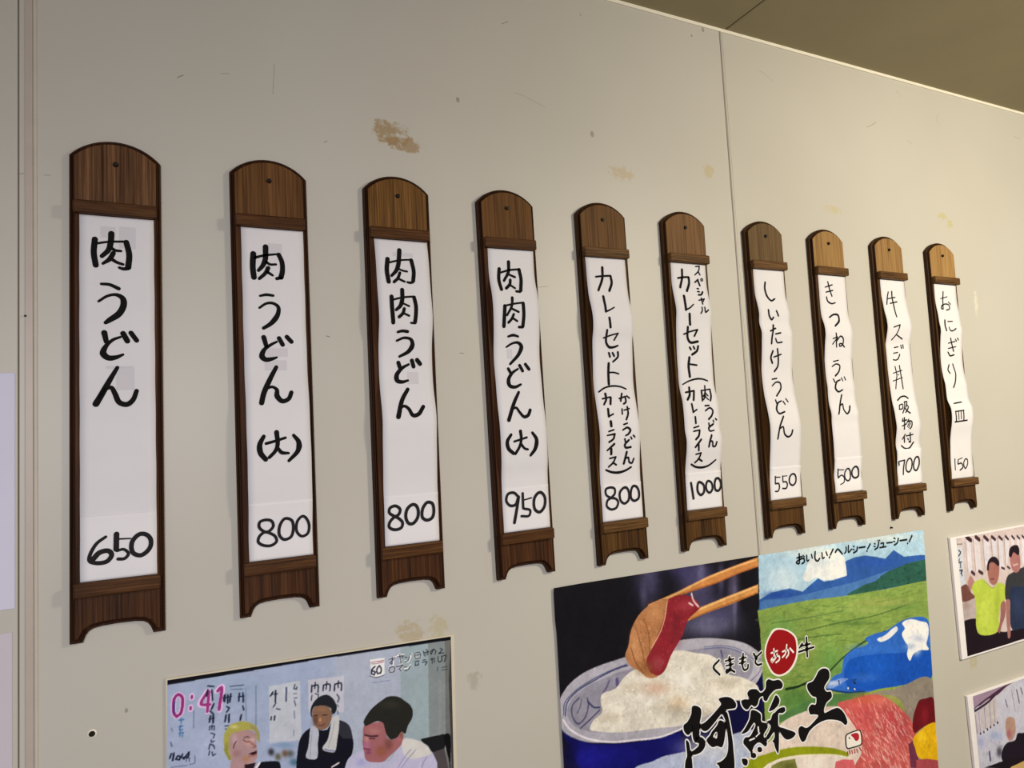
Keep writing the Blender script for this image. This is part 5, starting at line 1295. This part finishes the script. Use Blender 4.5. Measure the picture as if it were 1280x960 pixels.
# --- nails, pins and screws in the wall
def nail(name, x, z, r, y1, label, cat, group=None, mat=None):
    bm = bmesh.new()
    bmesh.ops.create_cone(bm, cap_ends=True, segments=14, radius1=r, radius2=r*.7, depth=y1, matrix=Matrix.Translation((x, -y1/2-.0002, z)) @ Matrix.Rotation(math.pi/2, 4, 'X'))
    bmesh.ops.bevel(bm, geom=bm.edges[:], offset=r*.15, segments=1, affect='EDGES')
    return tag(bm_obj(name, bm, mat or M_iron), label, cat, group)
nail('nail', -.0455, .3835, .0014, .0022, 'tiny rusty nail in the joint cover left of the leftmost board', 'nail').location.y = -.0012
nail('pin', 1.4440, -.0165, .0022, .0045, 'small black pin above the beef poster near its right end', 'pin')
nail('wall_screw', 1.0035, .9515, .0028, .0016, 'small round screw high on the wall, left of the seam under the ceiling', 'screw', None, M_trim)

def scuff(pts, wd, col='7f7666'):
    V = []; Fc = []; ribbon(V, Fc, [wd], pts, lambda zz: .05, 2.0)
    mesh_obj('scuff_mark', V, Fc, inks.setdefault('s'+col, mat_ink('scuff_'+col, col, .7)), wall)
for pts, wd in [([(119.8, 703.9), (123.7, 706.8), (126.5, 708.5)], 1.2), ([(241.8, 746.4), (240.2, 723.1), (238.6, 702.1)], 0.5), ([(616.2, 771.3), (633.7, 769.0), (652.7, 762.7), (673.5, 756.6)], 0.5), ([(1481.9, 846.7), (1501.4, 855.2), (1515.6, 862.9)], 1.0), ([(1745.5, 922.4), (1736.6, 903.5), (1743.5, 889.0)], 0.6), ([(1595.4, 948.6), (1605.8, 942.9), (1613.3, 936.6)], 0.6), ([(1169.3, 915.6), (1184.1, 911.8), (1206.9, 899.4)], 0.5), ([(1619.1, 837.8), (1635.1, 830.7)], 0.6), ([(306.5, 643.5), (311.1, 646.5)], 1.0), ([(172.4, 719.4), (183.4, 721.5)], 0.6), ([(-27.0, 555.0), (-20.5, 555.8)], 0.6), ([(-51.6, 553.9), (-46.8, 554.5)], 0.8), ([(-40.7, 405.6), (-39.9, 406.6)], 1.0), ([(625.0, 448.8), (659.1, 453.1)], 0.5), ([(499.7, 343.4), (506.2, 342.2)], 1.0), ([(752.9, 936.3), (754.5, 935.3)], 1.6), ([(611.4, 891.4), (599.4, 884.6)], 1.0), ([(301.2, 365.8), (305.5, 364.7)], 1.2), ([(2051.6, 911.2), (2079.3, 906.8)], 0.7), ([(944.2, 437.7), (951.7, 439.4)], 1.2)]: scuff(pts, wd)
for hx, hz in ((.0182, -.1046),):
    e = tag(empty('screw_hole', (hx, -.0002, hz)), 'old round screw hole with chipped rim, low on the wall left of the picture', 'screw hole')
    bm = bmesh.new(); bmesh.ops.create_cone(bm, cap_ends=False, segments=16, radius1=.0050, radius2=.0034, depth=.0011, matrix=Matrix.Translation((0, -.00055, 0)) @ Matrix.Rotation(math.pi/2, 4, 'X'))
    bm_obj('chipped_rim', bm, M_caulk, e)
    bm = bmesh.new(); bmesh.ops.create_cone(bm, cap_ends=True, segments=14, radius1=.0035, radius2=.0030, depth=.0007, matrix=Matrix.Translation((0, -.00035, 0)) @ Matrix.Rotation(math.pi/2, 4, 'X'))
    bm_obj('plug', bm, M_iron, e)
